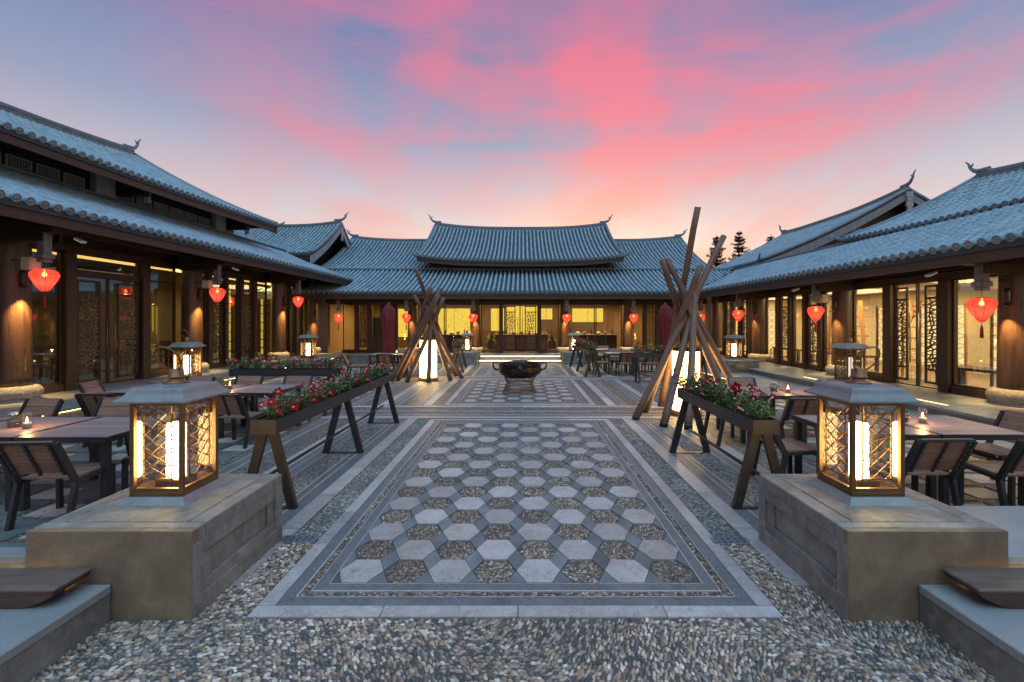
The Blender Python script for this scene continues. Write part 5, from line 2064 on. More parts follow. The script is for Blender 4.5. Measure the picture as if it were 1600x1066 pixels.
def plant_proto(seed, pale=False, pink=False, nfl=9):
    rr = random.Random(seed)
    t = thing('flowering_plant', 'x', 'plant')
    lf, lp, stem = MB(), MB(), MB()
    for k in range(26):
        a = rr.uniform(0, 6.283)
        r = .16 * math.sqrt(rr.random())
        tip = Vector((r * math.cos(a) * 1.15, r * math.sin(a) * 1.5, rr.uniform(.05, .25) * (1.15 - r * 1.6)))
        base_ = Vector((tip.x * .35, tip.y * .55, -.02))
        mid = (base_ + tip) / 2 + Vector((rr.uniform(-.02, .02), rr.uniform(-.02, .02), .03))
        stem.tube([base_, mid, tip], [.004, .003, .002], 4)
        for q in range(rr.randint(8, 12)):
            u = rr.uniform(.25, 1.05)
            c = base_.lerp(mid, min(1, u * 2)) if u < .5 else mid.lerp(tip, (u - .5) * 2)
            a2 = rr.uniform(0, 6.283)
            el = rr.uniform(-.35, .9)
            d = Vector((math.cos(a2) * math.cos(el), math.sin(a2) * math.cos(el), math.sin(el)))
            ll = rr.uniform(.035, .065)
            s = d.cross(Vector((0, 0, 1))).normalized() * ll * .26
            up = s.cross(d).normalized() * ll * .10
            m = (lp if rr.random() < (.35 if pale else .14) else lf)
            m.add([c, c + d * ll * .45 + s + up, c + d * ll - up, c + d * ll * .45 - s + up, c + d * ll * .45 - up * .4], [(0, 4, 1), (1, 4, 2), (0, 3, 4), (3, 2, 4)])
    stem.build('stem', 'leaf', t)
    lf.build('foliage', 'leaf', t)
    lp.build('pale_foliage', 'leaf_pale', t)
    return t


def flower_mesh(mat):
    f = MB()
    for k in range(5):
        a = k * 2 * math.pi / 5
        d = Vector((math.cos(a), math.sin(a), 0))
        s = Vector((-math.sin(a), math.cos(a), 0))
        f.add([d * .008, d * .026 + s * .017 + Vector((0, 0, .010)), d * .040 + s * .006 + Vector((0, 0, .006)), d * .036 - s * .012 + Vector((0, 0, .010)), d * .020 - s * .012 + Vector((0, 0, .006))], [(0, 4, 3, 2, 1)])
    return f.mesh('blossom', mat)


FM = [flower_mesh('petal'), flower_mesh('petal'), flower_mesh('petal_pink')]
thr = MB().lathe([(.004, -.045), (.006, -.02), (.008, 0.0), (.003, .003)], 7).mesh('throat', 'petal_throat')
rf_ = random.Random(77)


def add_flowers(t, n, sc_=1.0, pinky=.15):
    for k in range(n):
        a = rf_.uniform(0, 6.283)
        r = rf_.uniform(.02, .17)
        z = rf_.uniform(.07, .26)
        p = Vector((r * math.cos(a) * 1.05, r * math.sin(a) * 1.5, z * (1.1 - r)))
        d = Vector((math.cos(a) * .8, math.sin(a) * .8 - .5, rf_.uniform(.15, .9))).normalized()
        q = d.to_track_quat('Z', 'Y').to_matrix().to_4x4()
        fm = FM[2] if rf_.random() < pinky else FM[0]
        o = link('blossom', fm, t, Matrix.Translation(p) @ q @ Matrix.Scale(sc_ * rf_.uniform(.9, 1.35), 4))
        link('throat', thr, o)


protos = [plant_proto(31), plant_proto(32, True), plant_proto(33), plant_proto(34)]
for i, p in enumerate(protos):
    add_flowers(p, 8 + 2 * (i % 2), 1.05)
used = [False] * 4
rp = random.Random(3)


ORD = ['first', 'second', 'third', 'fourth', 'fifth', 'sixth', 'seventh', 'eighth', 'ninth', 'tenth']


def fill(tr, x, y, rz, ln, step, label, group, z=.895, sc_=1.0):
    n_ = int(ln / step)
    for k in range(n_):
        l_ = step * .55 + k * (ln - step * .9) / max(1, n_ - 1)
        i = rp.randint(0, 3)
        c = protos[i] if not used[i] else copy_tree(protos[i])
        used[i] = True
        c.location = (x - math.sin(rz) * l_, y + math.cos(rz) * l_, z)
        c.rotation_euler = (0, 0, rz + rp.choice((0, math.pi)) + rp.uniform(-.3, .3))
        k2 = sc_ * rp.uniform(.92, 1.12)
        c.scale = (k2, k2, k2)
        c['label'] = label % ORD[k]
        c['group'] = group


T1 = trough('long steel flower trough on three trestles beside the mosaic, two-storey hall side', -2.56, 4.43, 0, 3.97, (.10, 2.0, 3.88))
fill(T1, -2.56, 4.43, 0, 3.97, .40, 'red flowering plant in the long trough, %s from its pedestal end', 'plants in the long trough')
T2 = trough('short steel flower trough on two trestles before the larger pole tent', 2.42, 4.43, 0, 2.16, (.10, 2.02))
fill(T2, 2.42, 4.43, 0, 2.16, .36, 'red flowering plant in the short trough, %s from its pedestal end', 'plants in the short trough')
T3 = trough('dark flower trough standing crosswise beyond the second table, two-storey hall side', -3.68, 9.2, R(90), 2.25, (.25, 2.0), brown_end=False)
fill(T3, -3.68, 9.2, R(90), 2.25, .34, 'red flowering plant in the two-storey hall side crosswise trough, %s from the mosaic', 'plants in the crosswise trough')
T4 = trough('weathered flower trough near the entrance steps, two-storey hall side', -2.38, 16.3, R(4), 2.2, (.1, 2.05))
fill(T4, -2.38, 16.3, R(4), 2.2, .4, 'red flowering plant, %s from the pole tent in the weathered trough near the steps', 'plants in the step trough, two-storey hall side', sc_=1.15)
T5 = trough('dark flower trough on three trestles near the entrance steps, low hall side', 2.42, 15.1, R(3), 3.5, (.1, 1.75, 3.4))
fill(T5, 2.42, 15.1, R(3), 3.5, .4, 'red flowering plant, %s from the cauldron in the three-trestle trough near the steps', 'plants in the step trough, low hall side', sc_=1.2)
T6 = trough('dark flower trough standing crosswise before the low hall corner table', 5.85, 13.9, R(90), 2.4, (.2, 2.25), brown_end=False)
fill(T6, 5.85, 13.9, R(90), 2.4, .4, 'red flowering plant in the low hall side crosswise trough, %s from the low hall', 'plants in the low hall crosswise trough', sc_=1.1)

# ================================================================== POLE TENTS
def pole_tent(label, lamp_label, poles, lamp):
    t = thing('pole_tent', label, 'pole sculpture', (lamp[0], lamp[1], 0))
    for (fx, fy, tx, ty, tz) in poles:
        r = .068
        p0 = Vector((fx - lamp[0], fy - lamp[1], .0))
        p1 = Vector((tx - lamp[0], ty - lamp[1], tz))
        d = (p1 - p0)
        ln = d.length
        mb = MB()
        nn_ = 10
        pts = [(rf_.uniform(-.006, .006), rf_.uniform(-.006, .006), ln * k / nn_) for k in range(nn_ + 1)]
        mb.tube(pts, [r * (1.06 - .18 * k / nn_) for k in range(nn_ + 1)], 14)
        q = d.to_track_quat('Z', 'Y').to_matrix().to_4x4()
        o = mb.build('pole', 'pole_wood', t)
        o.matrix_local = Matrix.Translation(p0 + Vector((0, 0, .03))) @ q
        MB().lathe([(r * 1.09, -.02), (r * 1.09, .06), (r, .061)], 12).build('pole_shoe', 'black_metal', o)
        kn = MB()
        for k in range(2):
            zz = ln * (.22 + .38 * k)
            an = rf_.uniform(-2.6, -.6)
            kn.box(-.012, .012, -.002, .002, zz - .04, zz + .04)
            n0 = len(kn.v) - 8
            for m in range(n0, n0 + 8):
                v_ = Vector(kn.v[m])
                rr_ = r * 1.02 + v_.y
                kn.v[m] = (rr_ * math.cos(an + v_.x / r), rr_ * math.sin(an + v_.x / r), v_.z)
        kn.build('mortise', 'dark_mark', o)
    l = thing('floor_lantern', lamp_label, 'lamp', (lamp[0], lamp[1], 0))
    MB().lathe([(.30, 0), (.30, .10), (.285, .11), (.27, .12)], 28).build('base', 'trestle_wood', l)
    MB().lathe([(.265, .12), (.265, 1.30)], 28).build('shade', 'drum_glow', l)
    MB().lathe([(.275, 1.30), (.275, 1.36), (.03, 1.38)], 28).build('cap', 'dark_wood', l)
    for k in range(8):
        a = k * math.pi / 4 + .2
        MB().box(-.006, .006, -.006, .006, .11, 1.31).build('rib', 'dark_wood', l).location = (.272 * math.cos(a), .272 * math.sin(a), 0)
    return t


pole_tent('tall tent of crossed brown wooden poles behind the short flower trough', 'glowing drum lantern standing inside the taller pole tent',
          [(3.09, 9.93, 3.42, 8.70, 4.09), (2.20, 8.64, 4.20, 9.30, 3.63), (2.58, 9.35, 3.50, 8.75, 2.96), (2.54, 8.02, 3.66, 9.25, 2.62), (2.92, 7.85, 3.52, 9.10, 2.45),
           (4.45, 8.75, 2.93, 9.05, 3.13), (4.15, 9.8, 2.80, 8.95, 3.10), (3.95, 8.3, 3.22, 9.05, 2.55)], (3.32, 9.05))
pole_tent('lower tent of crossed brown wooden poles by the parasol table', 'glowing drum lantern standing inside the pole tent by the parasol table',
          [(-4.09, 14.1, -2.50, 13.85, 2.88), (-3.95, 14.3, -2.52, 13.65, 2.68), (-3.54, 13.85, -2.46, 14.2, 2.62), (-2.87, 13.85, -2.86, 14.15, 2.42), (-2.27, 14.25, -3.05, 14.05, 2.50),
           (-1.97, 14.75, -3.35, 13.95, 2.68), (-2.26, 15.4, -3.26, 13.75, 3.50), (-4.05, 15.3, -2.80, 13.75, 2.92)], (-2.98, 14.3))

# ================================================================== CAULDRON
cz = thing('bronze_cauldron', 'wide dark bronze cauldron with loop handles on a flared wire stand', 'cauldron', (-.05, 11.9, 0))
st = MB()
for k in range(72):
    a = 2 * math.pi * k / 72
    st.tube([(r * math.cos(a), r * math.sin(a), z) for (r, z) in ((.47, .012), (.44, .05), (.37, .22), (.355, .27), (.37, .33), (.43, .43))], .006, 4)
tag(st.build('stand_wire', 'wire_steel', cz), kind='stuff')
for (r, z) in ((.47, .014), (.36, .27), (.43, .43)):
    MB().tube([(r * math.cos(2 * math.pi * k / 32), r * math.sin(2 * math.pi * k / 32), z) for k in range(33)], .012, 6, cap=False).build('stand_hoop', 'wire_steel', cz)
bw = MB().lathe([(.02, .40), (.36, .415), (.47, .47), (.555, .55), (.575, .605), (.56, .65), (.545, .70), (.58, .765), (.595, .79), (.585, .80), (.55, .785), (.52, .72), (.53, .62), (.42, .49), (.02, .46)], 48)
bw.build('bowl', 'old_bronze', cz)
MB().tube([(.572 * math.cos(2 * math.pi * k / 48), .572 * math.sin(2 * math.pi * k / 48), .645) for k in range(49)], .014, 6, cap=False).build('rim_band', 'old_bronze', cz)
for s in (-1, 1):
    h = MB()
    h.tube([(s * (.56 + .0), 0, .60), (s * .66, 0, .63), (s * .715, 0, .71), (s * .70, 0, .785), (s * .64, 0, .80), (s * .575, 0, .79)], [.026, .024, .022, .022, .022, .024], 8)
    h.build('handle', 'old_bronze', cz)
em = MB()
em.lathe([(.02, 0), (.075, .01), (.085, .05), (.05, .09), (.01, .10)], 12, (0, 0, 0))
for s in (-1, 1):
    em.tube([(s * .05, .02, .02), (s * .085, -.03, .05), (s * .06, -.05, .0)], [.022, .018, .008], 6)
em.tube([(0, 0, .08), (0, 0, .13), (0, -.09, .15)], [.03, .025, .012], 6)
eo = em.build('mask_boss', 'black_metal', cz)
eo.matrix_local = Matrix.Translation((0, -.54, .70)) @ Matrix.Rotation(R(80), 4, 'X')

# ================================================================== PARASOLS (closed)
def parasol(label, x, y):
    t = thing('closed_parasol', label, 'parasol', (x, y, 0))
    MB().box(-.3, .3, -.3, .3, 0, .07, .01).build('base', 'black_metal', t)
    MB().lathe([(.025, .05), (.025, 2.55), (.035, 2.56), (.01, 2.60)], 10).build('pole', 'grey_wood', t)
    mb = MB()
    n_ = 40
    prof = [(.16, .55), (.20, .75), (.18, 1.1), (.165, 1.35), (.205, 1.6), (.225, 1.9), (.235, 2.1), (.20, 2.35), (.10, 2.50), (.03, 2.55)]
    vs, fs = [], []
    for i, (r, z) in enumerate(prof):
        for k in range(n_):
            a = 2 * math.pi * k / n_
            rr_ = r * (1 + (.24 if i < 8 else .1) * math.sin(8 * a + .6 * i) * (1 if i % 2 else .8))
            vs.append((rr_ * math.cos(a), rr_ * math.sin(a), z + .05 * math.sin(8 * a + 1.0) * (1 if i == 0 else 0)))
    for i in range(len(prof) - 1):
        for k in range(n_):
            p, q = i * n_ + k, i * n_ + (k + 1) % n_
            fs.append((p, q, q + n_, p + n_))
    mb.add(vs, fs, True)
    mb.build('canopy', 'parasol_cloth', t)
    fl_ = MB()
    for k in range(4):
        a = k * math.pi / 2 + .3
        d, s = Vector((math.cos(a), math.sin(a), 0)), Vector((-math.sin(a), math.cos(a), 0))
        fl_.add([d * .10 + Vector((0, 0, 2.50)), d * .26 + s * .14 + Vector((0, 0, 2.08)), d * .27 + Vector((0, 0, 1.96)), d * .26 - s * .14 + Vector((0, 0, 2.08)),
                 d * .09 + Vector((0, 0, 2.49)), d * .24 + s * .13 + Vector((0, 0, 2.07)), d * .25 + Vector((0, 0, 1.97)), d * .24 - s * .13 + Vector((0, 0, 2.07))],
                [(0, 1, 2, 3), (7, 6, 5, 4), (0, 4, 5, 1), (1, 5, 6, 2), (2, 6, 7, 3), (3, 7, 4, 0)])
    fl_.build('vent_flap', 'parasol_cloth', t)
    MB().tube([(.175 * math.cos(2 * math.pi * k / 16), .175 * math.sin(2 * math.pi * k / 16), 1.3) for k in range(17)], .015, 6, cap=False).build('strap', 'parasol_cloth', t)
    return t


parasol('closed maroon parasol beside the table, two-storey hall side', -5.05, 17.0)
parasol('closed maroon parasol behind the taller pole tent, low hall side', 5.45, 17.0)

# ================================================================== RED LANTERNS, SCONCES, SPEAKERS, FLOODLIGHTS
def red_lantern_proto():
    t = thing('red_lantern', 'x', 'lantern')
    mb = MB()
    n_ = 24
    prof = [(.07, 0), (.13, -.012), (.185, -.05), (.208, -.095), (.20, -.15), (.165, -.23), (.115, -.32), (.065, -.40), (.035, -.425)]
    vs, fs = [], []
    for (r, z) in prof:
        for k in range(n_):
            a = 2 * math.pi * k / n_
            rr_ = r * (1.0 if k % 3 == 0 else .955)
            vs.append((rr_ * math.cos(a), rr_ * math.sin(a), z))
    for i in range(len(prof) - 1):
        for k in range(n_):
            p, q = i * n_ + k, i * n_ + (k + 1) % n_
            fs.append((p, p + n_, q + n_, q))
    mb.add(vs, fs, False)
    mb.build('silk_shade', 'red_silk', t)
    rb = MB()
    for k in range(8):
        a = 2 * math.pi * k / 8
        rb.tube([(r * 1.01 * math.cos(a), r * 1.01 * math.sin(a), z) for (r, z) in prof], .0035, 4)
    rb.build('rib', 'tassel', t)
    MB().lathe([(.07, -.004), (.072, .012), (.02, .016)], 14).build('top_ring', 'tassel', t)
    MB().lathe([(.036, -.435), (.04, -.425), (.01, -.42)], 12).build('bottom_ring', 'dark_mark', t)
    MB().tube([(0, 0, .01), (0, 0, .14)], .005, 5).build('cord', 'black_metal', t)
    MB().lathe([(.004, -.43), (.006, -.50), (.012, -.51), (.022, -.55), (.028, -.72), (.001, -.73)], 10).build('tassel', 'tassel', t)
    MB().lathe([(.002, -.15), (.030, -.135), (.042, -.105), (.030, -.07), (.012, -.05), (.010, .0)], 12).build('bulb', 'bulb', t)
    plight('bulb_light', (0, 0, -.20), 3.6, (1.0, .62, .34), .035, t)
    return t


rlp = red_lantern_proto()
RL = [(-9.0, 8.45, 2.98, 'red silk lantern hung by the first column of the two-storey hall'),
      (-9.0, 13.25, 2.98, 'red silk lantern hung by the second column of the two-storey hall'),
      (-9.0, 18.05, 2.98, 'red silk lantern hung by the third column of the two-storey hall'),
      (8.32, 8.1, 2.42, 'red silk lantern hung before the low hall window with the tall paper lamp'),
      (8.32, 12.67, 2.42, 'red silk lantern hung by the second column of the low hall'),
      (8.32, 17.2, 2.42, 'red silk lantern hung by the third column of the low hall')]
BL = ['in the corner by the two-storey hall', 'between the maroon parasol and the pole tent', 'beside the entrance bay, two-storey hall side',
      'beside the entrance bay, low hall side', 'by the low hall side parasol', 'in the corner by the low hall']
for x, lb in zip(BCOL, BL):
    RL.append((x, 20.8, 2.33, 'red silk lantern on the main hall ' + lb))
for i, (x, y, z, lb) in enumerate(RL):
    c = rlp if i == 0 else copy_tree(rlp)
    c.location = (x, y, z - .10)
    c.rotation_euler = (0, 0, rf_.uniform(0, 1))
    c['label'] = lb
    c['group'] = 'red silk lanterns'


def sconce(label, x, y, z, nx, ny, energy=26):
    """half-round black wall lamp throwing light down the column"""
    t = thing('wall_lamp', label, 'wall lamp', (x, y, z), math.atan2(ny, nx))
    MB().lathe([(.012, -.16), (.045, -.15), (.05, -.05), (.05, .10), (.04, .16), (.012, .17)], 12, (.05, 0, 0)).build('housing', 'black_metal', t)
    MB().box(-.03, .03, -.025, .025, -.05, .05).build('mount', 'black_metal', t)
    MB().box(.05, .23, -.03, .03, -.17, -.145, .005).build('lamp_head', 'black_metal', t)
    spot('downlight', (.20, 0, -.17), (-.06, 0, -1.2), energy * 3.6, (1.0, .64, .20), R(62), t, .85, .03)
    return t


k_ = 0
for y, lb in zip(LCOL[1:], ('first', 'second', 'third')):
    sconce('black half-round lamp on the %s column of the two-storey hall' % lb, -9.735, y - .08, 2.72, 1, -.3, 190)
for y, lb in zip(RCOL[1:], ('first', 'second', 'third')):
    sconce('black half-round lamp on the %s column of the low hall' % lb, 9.04, y - .08, 2.34, -1, -.3, 110)
for x, lb in zip(BCOL[1:5], ('by the pole tent', 'on the two-storey hall side of the entrance', 'on the low hall side of the entrance', 'by the low hall parasol')):
    sconce('black half-round lamp on the main hall column ' + lb, x, 21.765, 2.3, 0, -1, 130)
sconce('black half-round lamp on the corner column of the two-storey hall', -9.93, 21.53, 2.3, .4, -1, 130)


def speaker(label, x, y, z, s):
    t = thing('wall_speaker', label, 'speaker', (x, y, z))
    MB().box(-.10, .10, -.10, .10, -.12, .12, .015).build('cabinet', 'white_metal', t)
    MB().box(-.08, .08, -.108, -.099, -.10, .10).build('grille', 'ceramic_white', t)
    MB().beam((-s * .08, 0, .05), (-s * .62, .12, .10), .03, .03).build('mount_arm', 'black_metal', t)
    return t


speaker('white box speaker under the eave of the two-storey hall, by its first column', -9.36, 8.55, 3.0, 1)
speaker('white box speaker under the eave of the two-storey hall, by its second column', -9.36, 13.35, 3.0, 1)
speaker('white box speaker under the eave of the low hall, by its first column', 8.68, 8.35, 2.6, -1)
speaker('white box speaker under the eave of the low hall, by its second column', 8.68, 12.9, 2.55, -1)


def flood(label, x, y, z, s):
    t = thing('floodlight', label, 'floodlight', (x, y, z), 0)
    b_ = MB().box(-.09, .09, -.05, .05, -.02, .02, .004).build('housing', 'white_metal', t)
    b_.rotation_euler = (0, s * R(25), 0)
    MB().box(-.08, .08, -.045, .045, -.026, -.0195).build('lens', 'flood_white', b_)
    MB().beam((0, 0, .02), (-s * .02, 0, .30), .02, .02).build('stem', 'black_metal', t)
    return t


flood('small white floodlight under the two-storey hall eave by the first lantern', -8.62, 8.75, 3.48, 1)
flood('small white floodlight under the two-storey hall eave by the second lantern', -8.62, 13.5, 3.48, 1)
flood('small white floodlight under the low hall eave by the first lantern', 7.95, 8.7, 2.82, -1)
flood('small white floodlight under the low hall eave by the second lantern', 7.95, 13.0, 2.82, -1)

# ================================================================== TREES
def spruce(label, x, y, h, seed, w_=.22):
    rr = random.Random(seed)
    t = thing('spruce_tree', label, 'tree', (x, y, 0))
    MB().tube([(0, 0, 0), (.05, 0, h * .4), (.0, .05, h * .75), (0, 0, h)], [h * .02, h * .014, h * .007, .01], 9).build('trunk', 'bark', t)
    br, nd = MB(), MB()
    z = h * .25
    while z < h * .985:
        f = 1 - z / h
        n_ = rr.randint(5, 7)
        for k in range(n_):
            a = 2 * math.pi * (k + rr.random() * .8) / n_
            ln = h * w_ * f ** .75 * rr.uniform(.55, 1.2) + .10
            d = Vector((math.cos(a), math.sin(a), rr.uniform(-.12, .12)))
            p0 = Vector((0, 0, z))
            pts = [p0, p0 + d * ln * .5 + Vector((0, 0, -.06 * ln)), p0 + d * ln + Vector((0, 0, .14 * ln))]
            br.tube(pts, [.03 + .02 * f, .02, .006], 4, cap=False)
            m = int(16 + ln * 60)
            for q in range(m):
                u = rr.uniform(.08, 1.06)
                c = pts[0].lerp(pts[1], u * 2) if u < .5 else pts[1].lerp(pts[2], (u - .5) * 2)
                side = Vector((-d.y, d.x, 0)) * rr.gauss(0, .42) * ln * .42 * (1.15 - u)
                c = c + side + Vector((0, 0, -abs(rr.gauss(0, .07)) + .03))
                dd = (d * rr.uniform(.2, 1) + side * .8 + Vector((0, 0, rr.uniform(-.6, .35)))).normalized()
                l2 = rr.uniform(.14, .32)
                s = dd.cross(Vector((rr.uniform(-1, 1), rr.uniform(-1, 1), 1))).normalized() * .035
                nd.add([c - dd * l2 * .5 - s, c - dd * l2 * .5 + s, c + dd * l2 * .5], [(0, 1, 2)])
        z += h * .030 * rr.uniform(.7, 1.3)
    br.build('branch', 'bark', t)
    tag(nd.build('crown', 'needle', t), kind='stuff')
    return t


spruce('taller dark spruce behind the halls, beside the tip of the pole tent', 17.4, 40.0, 9.7, 4)
spruce('dark spruce behind the halls, next to the low hall roofs', 19.9, 41.0, 10.3, 9)
spruce('spruce tip just above the gabled roof ridge', 25.6, 46.0, 10.95, 14)
spruce('small dark spruce beside the main hall wing roof', 16.4, 43.5, 8.3, 21)

# ================================================================== INTERIORS
def dining_chair_proto():
    t = thing('dining_chair', 'x', 'chair')
    for s in (-1, 1):
        MB().beam((s * .2, -.2, 0), (s * .19, -.22, .95), .035, .035).build('rear_leg', 'chair_wood', t)
        MB().beam((s * .21, .2, 0), (s * .2, .19, .66), .035, .035).build('front_leg', 'chair_wood', t)
        MB().beam((s * .2, -.21, .66), (s * .2, .22, .65), .04, .03).build('armrest', 'chair_wood', t)
    MB().box(-.22, .22, -.21, .22, .42, .46, .01).build('seat', 'chair_wood', t)
    MB().box(-.2, .2, -.235, -.205, .62, .93, .01).build('backrest', 'chair_wood', t)
    return t


def dining_table_proto():
    t = thing('dining_table', 'x', 'table')
    MB().box(-.6, .6, -.4, .4, .72, .76, .01).build('top', 'chair_wood', t)
    for sx in (-1, 1):
        for sy in (-1, 1):
            MB().box(sx * .55 - .03, sx * .55 + .03, sy * .35 - .03, sy * .35 + .03, 0, .72).build('leg', 'dark_wood', t)
    return t


dcp, dtp = dining_chair_proto(), dining_table_proto()
DC = [(-11.3, 10.0, 70, 'first', 'window'), (-11.5, 11.1, -100, 'second', 'lattice doors'), (-11.2, 12.9, 60, 'third', 'lattice doors'),
      (-11.4, 14.6, -90, 'fourth', 'second column'), (-11.5, 16.4, 80, 'fifth', 'lattice panels')]
for i, (x, y, a, o_, wh) in enumerate(DC):
    c = dcp if i == 0 else copy_tree(dcp)
    c.location = (x, y, FZ + .006)
    c.rotation_euler = (0, 0, R(a))
    c['label'] = 'brown wooden armchair inside the two-storey hall, %s along its %s' % (o_, wh)
    c['group'] = 'indoor armchairs'
DT = [(-12.2, 9.8, 'first table behind the glass'), (-12.3, 12.0, 'table behind the lattice doors'), (-12.2, 15.5, 'table behind the lattice panels')]
for i, (x, y, lb) in enumerate(DT):
    c = dtp if i == 0 else copy_tree(dtp)
    c.location = (x, y, FZ + .006)
    c.rotation_euler = (0, 0, R(90))
    c['label'] = 'wooden dining table inside the two-storey hall, ' + lb
    c['group'] = 'indoor dining tables'
# lit table lanterns inside the two-storey hall
for i, (x, y) in enumerate(((-12.2, 9.9), (-12.3, 12.1))):
    g = thing('table_lamp', 'small lit lamp on the indoor %s' % ('table behind the first window' if i == 0 else 'table behind the lattice doors'), 'lamp', (x, y, FZ + .766))
    MB().box(-.07, .07, -.07, .07, 0, .02).build('base', 'dark_wood', g)
    MB().box(-.06, .06, -.06, .06, .02, .26, .01).build('shade', 'paper_lamp', g)
# lit shelving at the end of the two-storey hall
sh = thing('lit_shelf', 'lit yellow wall shelves inside the far end of the two-storey hall', 'shelf', (-12.3, 20.0, FZ))
MB().box(-.2, -.15, -1.6, 1.6, 0, 2.9).build('back_panel', 'yellow_panel', sh)
for k in range(7):
    MB().box(-.15, .18, -1.6, 1.6, .3 + k * .4, .33 + k * .4).build('shelf_board', 'dark_wood', sh)
for k in range(5):
    MB().box(-.15, .18, -1.62 + k * .8, -1.58 + k * .8, 0, 2.9).build('shelf_upright', 'dark_wood', sh)


def paper_lamp(label, x, y, w=.62, h=1.55, z=.55):
    t = thing('paper_lamp', label, 'lamp', (x, y, FZ + .006))
    MB().box(-w / 2 + .02, w / 2 - .02, -w / 2 + .02, w / 2 - .02, z, z + h).build('paper_shade', 'paper_lamp', t)
    g = MB()
    for r in range(4):
        m = Matrix.Rotation(r * math.pi / 2, 4, 'Z')
        n_ = 6
        for k in range(n_):
            for s in (0, 1):
                za, zb = z + h * k / n_, z + h * (k + 1) / n_
                p, q = Vector((-w / 2, -w / 2, za if s else zb)), Vector((w / 2, -w / 2, zb if s else za))
                g.beam(m @ p, m @ q, .012, .012)
    g.build('lattice', 'grey_wood', t)
    f = MB()
    for sx in (-1, 1):
        for sy in (-1, 1):
            f.box(sx * w / 2 - .022, sx * w / 2 + .022, sy * w / 2 - .022, sy * w / 2 + .022, 0, z + h + .05)
    f.build('lamp_frame', 'trestle_wood', t)
    return t


paper_lamp('tall lit paper lamp behind the low hall window beside its first column', 11.0, 9.75, .75, 1.55, .45)
paper_lamp('tall lit paper lamp behind the low hall lattice doors', 10.7, 11.4, .6, 1.5, .45)
paper_lamp('tall lit paper lamp behind the low hall glass past the doors', 10.6, 12.9, .4, 1.5, .45)
paper_lamp('tall lit paper lamp behind the lattice panels of the low hall', 10.6, 16.2, .4, 1.6, .4)
paper_lamp('tall lit paper lamp at the far end of the low hall', 10.6, 19.2, .4, 1.6, .4)
for i, (y, lb) in enumerate(((10.2, 'next to the first column'), (13.9, 'behind the second column'), (16.9, 'behind the lattice panels'))):
    tf = thing('timber_rack', 'open orange timber rack inside the low hall, ' + lb, 'rack', (12.2, y, FZ + .006))
    for s in (-1, 1):
        MB().beam((0, s * 1.0, 0), (0, s * .75, 2.3), .09, .09).build('upright', 'trestle_wood', tf)
        MB().beam((0, s * 1.0, .2), (0, -s * .2, 2.2), .07, .07).build('brace', 'trestle_wood', tf)
    for k in range(6):
        MB().beam((.05, -1.05, .35 + k * .34), (.05, 1.05, .35 + k * .34), .05, .06).build('rung', 'trestle_wood', tf)
for i, (x, y, lb) in enumerate(((10.6, 10.3, 'under the first paper lamp'), (10.9, 14.9, 'behind the lattice panels'), (10.9, 18.0, 'near the far end'))):
    bt_ = thing('indoor_bench', 'dark low bench table inside the low hall, ' + lb, 'table', (x, y, FZ + .006))
    MB().box(-.35, .35, -.9, .9, .42, .48, .01).build('top', 'counter_dark', bt_)
    for sx in (-1, 1):
        for sy in (-1, 1):
            MB().box(sx * .28 - .04, sx * .28 + .04, sy * .8 - .04, sy * .8 + .04, 0, .42).build('leg', 'counter_dark', bt_)
# main hall: yellow light-box panels, counters, dishes, pots
for i, (x0, x1, z0, z1, lb) in enumerate(((-4.75, -2.95, 1.0, 2.62, 'in the bay by the pole tent'), (-1.75, -.95, 1.35, 2.62, 'beside the entrance doors, two-storey hall side'),
                                          (-.85, .95, 1.2, 2.75, 'behind the entrance doors'), (1.05, 1.75, 2.0, 2.62, 'beside the entrance doors, low hall side'),
                                          (2.9, 4.65, 1.85, 2.62, 'in the bay on the low hall side'), (-7.9, -6.2, 1.0, 2.6, 'behind the lattice by the parasol'))):
    p = thing('light_panel', 'glowing yellow art panel inside the main hall ' + lb, 'light panel', ((x0 + x1) / 2, 25.6, 0))
    MB().box((x0 - x1) / 2, (x1 - x0) / 2, -.03, .03, z0, z1).build('panel', 'yellow_panel', p)
    MB().box(-.012, .012, -.04, -.031, z0, z1).build('mullion', 'dark_wood', p)
    MB().box((x0 - x1) / 2 + .01, (x0 - x1) / 2 + .05, -.028, .028, FZ + .006, z0).build('stand', 'dark_wood', p)
    MB().box((x1 - x0) / 2 - .05, (x1 - x0) / 2 - .01, -.028, .028, FZ + .006, z0).build('stand', 'dark_wood', p)
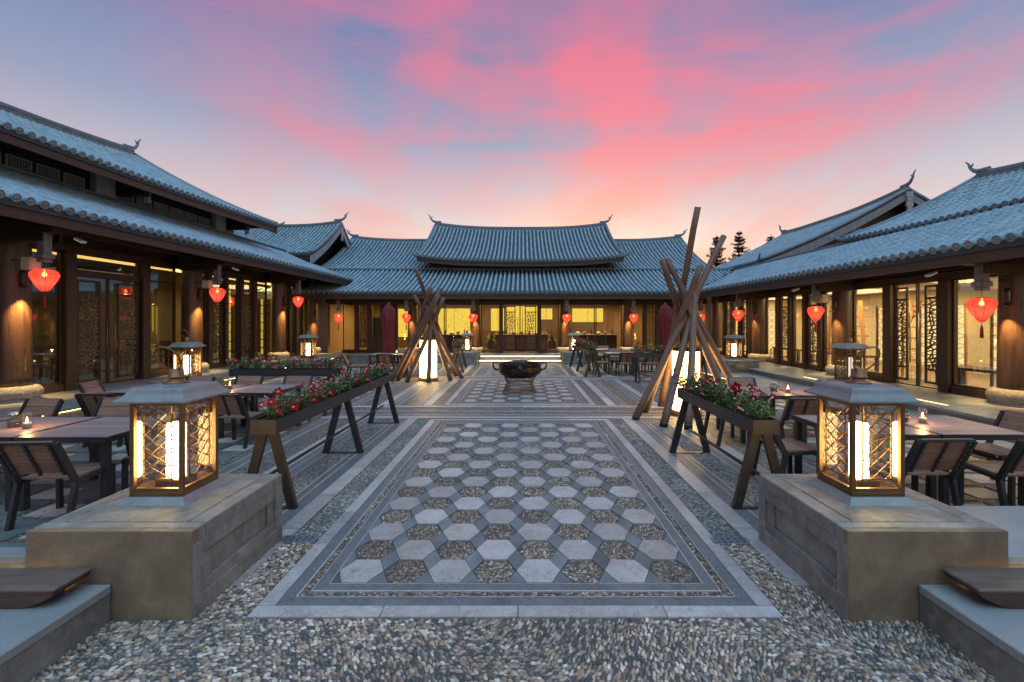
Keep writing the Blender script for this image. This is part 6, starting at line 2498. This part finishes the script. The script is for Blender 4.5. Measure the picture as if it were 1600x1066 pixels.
for i, (x, w_, lb) in enumerate(((-3.7, 2.4, 'by the pole tent'), (0.0, 2.8, 'behind the entrance doors'), (3.7, 2.6, 'on the low hall side'))):
    ct = thing('buffet_counter', 'dark buffet counter inside the main hall ' + lb, 'counter', (x, 23.9, FZ + .006))
    MB().box(-w_ / 2, w_ / 2, -.35, .35, 0, .82, .01).build('cabinet', 'pot_clay' if i == 1 else 'counter_dark', ct)
    for q in range(5):
        MB().box(-w_ / 2 + .06 + q * (w_ - .1) / 5, -w_ / 2 + (w_ - .1) * (q + 1) / 5, -.372, -.349, .10, .74, .008).build('drawer_front', 'chair_wood' if i == 1 else 'dark_wood', ct)
    MB().box(-w_ / 2 - .04, w_ / 2 + .04, -.4, .4, .82, .87, .01).build('counter_top', 'trestle_wood' if i == 1 else 'grey_wood', ct)
    n_ = 7
    for k in range(n_):
        xx = x - w_ / 2 + .2 + (w_ - .4) * k / (n_ - 1)
        kind = (k + i) % 3
        dl = ORD[k] + ' along the main hall counter ' + lb
        if kind == 0:
            o = thing('serving_dish', 'covered white dish, ' + dl, 'dish', (xx, 23.75, FZ + .876), 0, 'covered dishes ' + lb)
            MB().lathe([(.06, 0), (.14, .03), (.15, .05), (.12, .10), (.05, .14), (.012, .15), (.02, .17), (.003, .18)], 16).build('body', 'ceramic_white', o)
        elif kind == 1:
            o = thing('fruit_bowl', 'bowl of red fruit, ' + dl, 'bowl', (xx, 23.75, FZ + .876), 0, 'fruit bowls ' + lb)
            MB().lathe([(.05, 0), (.06, .02), (.13, .09), (.12, .09), (.05, .03)], 16).build('bowl', 'ceramic_white', o)
            fm_ = MB()
            for q in range(6):
                a = q * 1.047
                fm_.lathe([(.004, -.035), (.028, -.02), (.036, 0), (.028, .022), (.004, .034)], 8, (.06 * math.cos(a), .06 * math.sin(a), .11))
            fm_.lathe([(.004, -.035), (.028, -.02), (.036, 0), (.028, .022), (.004, .034)], 8, (0, 0, .14))
            fm_.build('fruit', 'fruit_red', o)
        else:
            o = thing('bottle', 'dark slim bottle, ' + dl, 'bottle', (xx, 23.75, FZ + .876), 0, 'bottles ' + lb)
            MB().lathe([(.035, 0), (.037, .02), (.037, .17), (.015, .22), (.014, .28), (.016, .29), (.003, .292)], 12).build('body', 'counter_dark', o)
for (x, y, lb) in ((-1.55, 22.9, 'tall dark pot inside the entrance bay, two-storey hall side'), (1.55, 22.9, 'tall dark pot inside the entrance bay, low hall side')):
    p = thing('floor_pot', lb, 'pot', (x, y, FZ + .006))
    MB().lathe([(.13, 0), (.17, .05), (.24, .35), (.25, .5), (.2, .62), (.16, .66), (.14, .64), (.1, .3)], 20).build('body', 'pot_clay', p)
    lf = MB()
    rr = random.Random(8)
    for k in range(70):
        a, e = rr.uniform(0, 6.28), rr.uniform(.2, 1.3)
        ln = rr.uniform(.12, .3)
        d = Vector((math.cos(a) * math.cos(e), math.sin(a) * math.cos(e), math.sin(e)))
        c = Vector((0, 0, .62)) + d * rr.uniform(0, .15)
        s = d.cross(Vector((0, 0, 1))).normalized() * .02
        lf.add([c, c + d * ln * .5 + s, c + d * ln, c + d * ln * .5 - s], [(0, 1, 2, 3)])
    lf.build('foliage', 'leaf', p)
scn = thing('folding_screen', 'plain grey screen standing behind the main hall glass by the parasol', 'screen', (-7.25, 22.9, FZ + .006))
MB().box(-.42, .42, -.02, .02, .05, 1.75, .005).build('panel', 'screen_grey', scn)
MB().box(-.45, .45, -.12, .12, 0, .05).build('foot', 'dark_wood', scn)
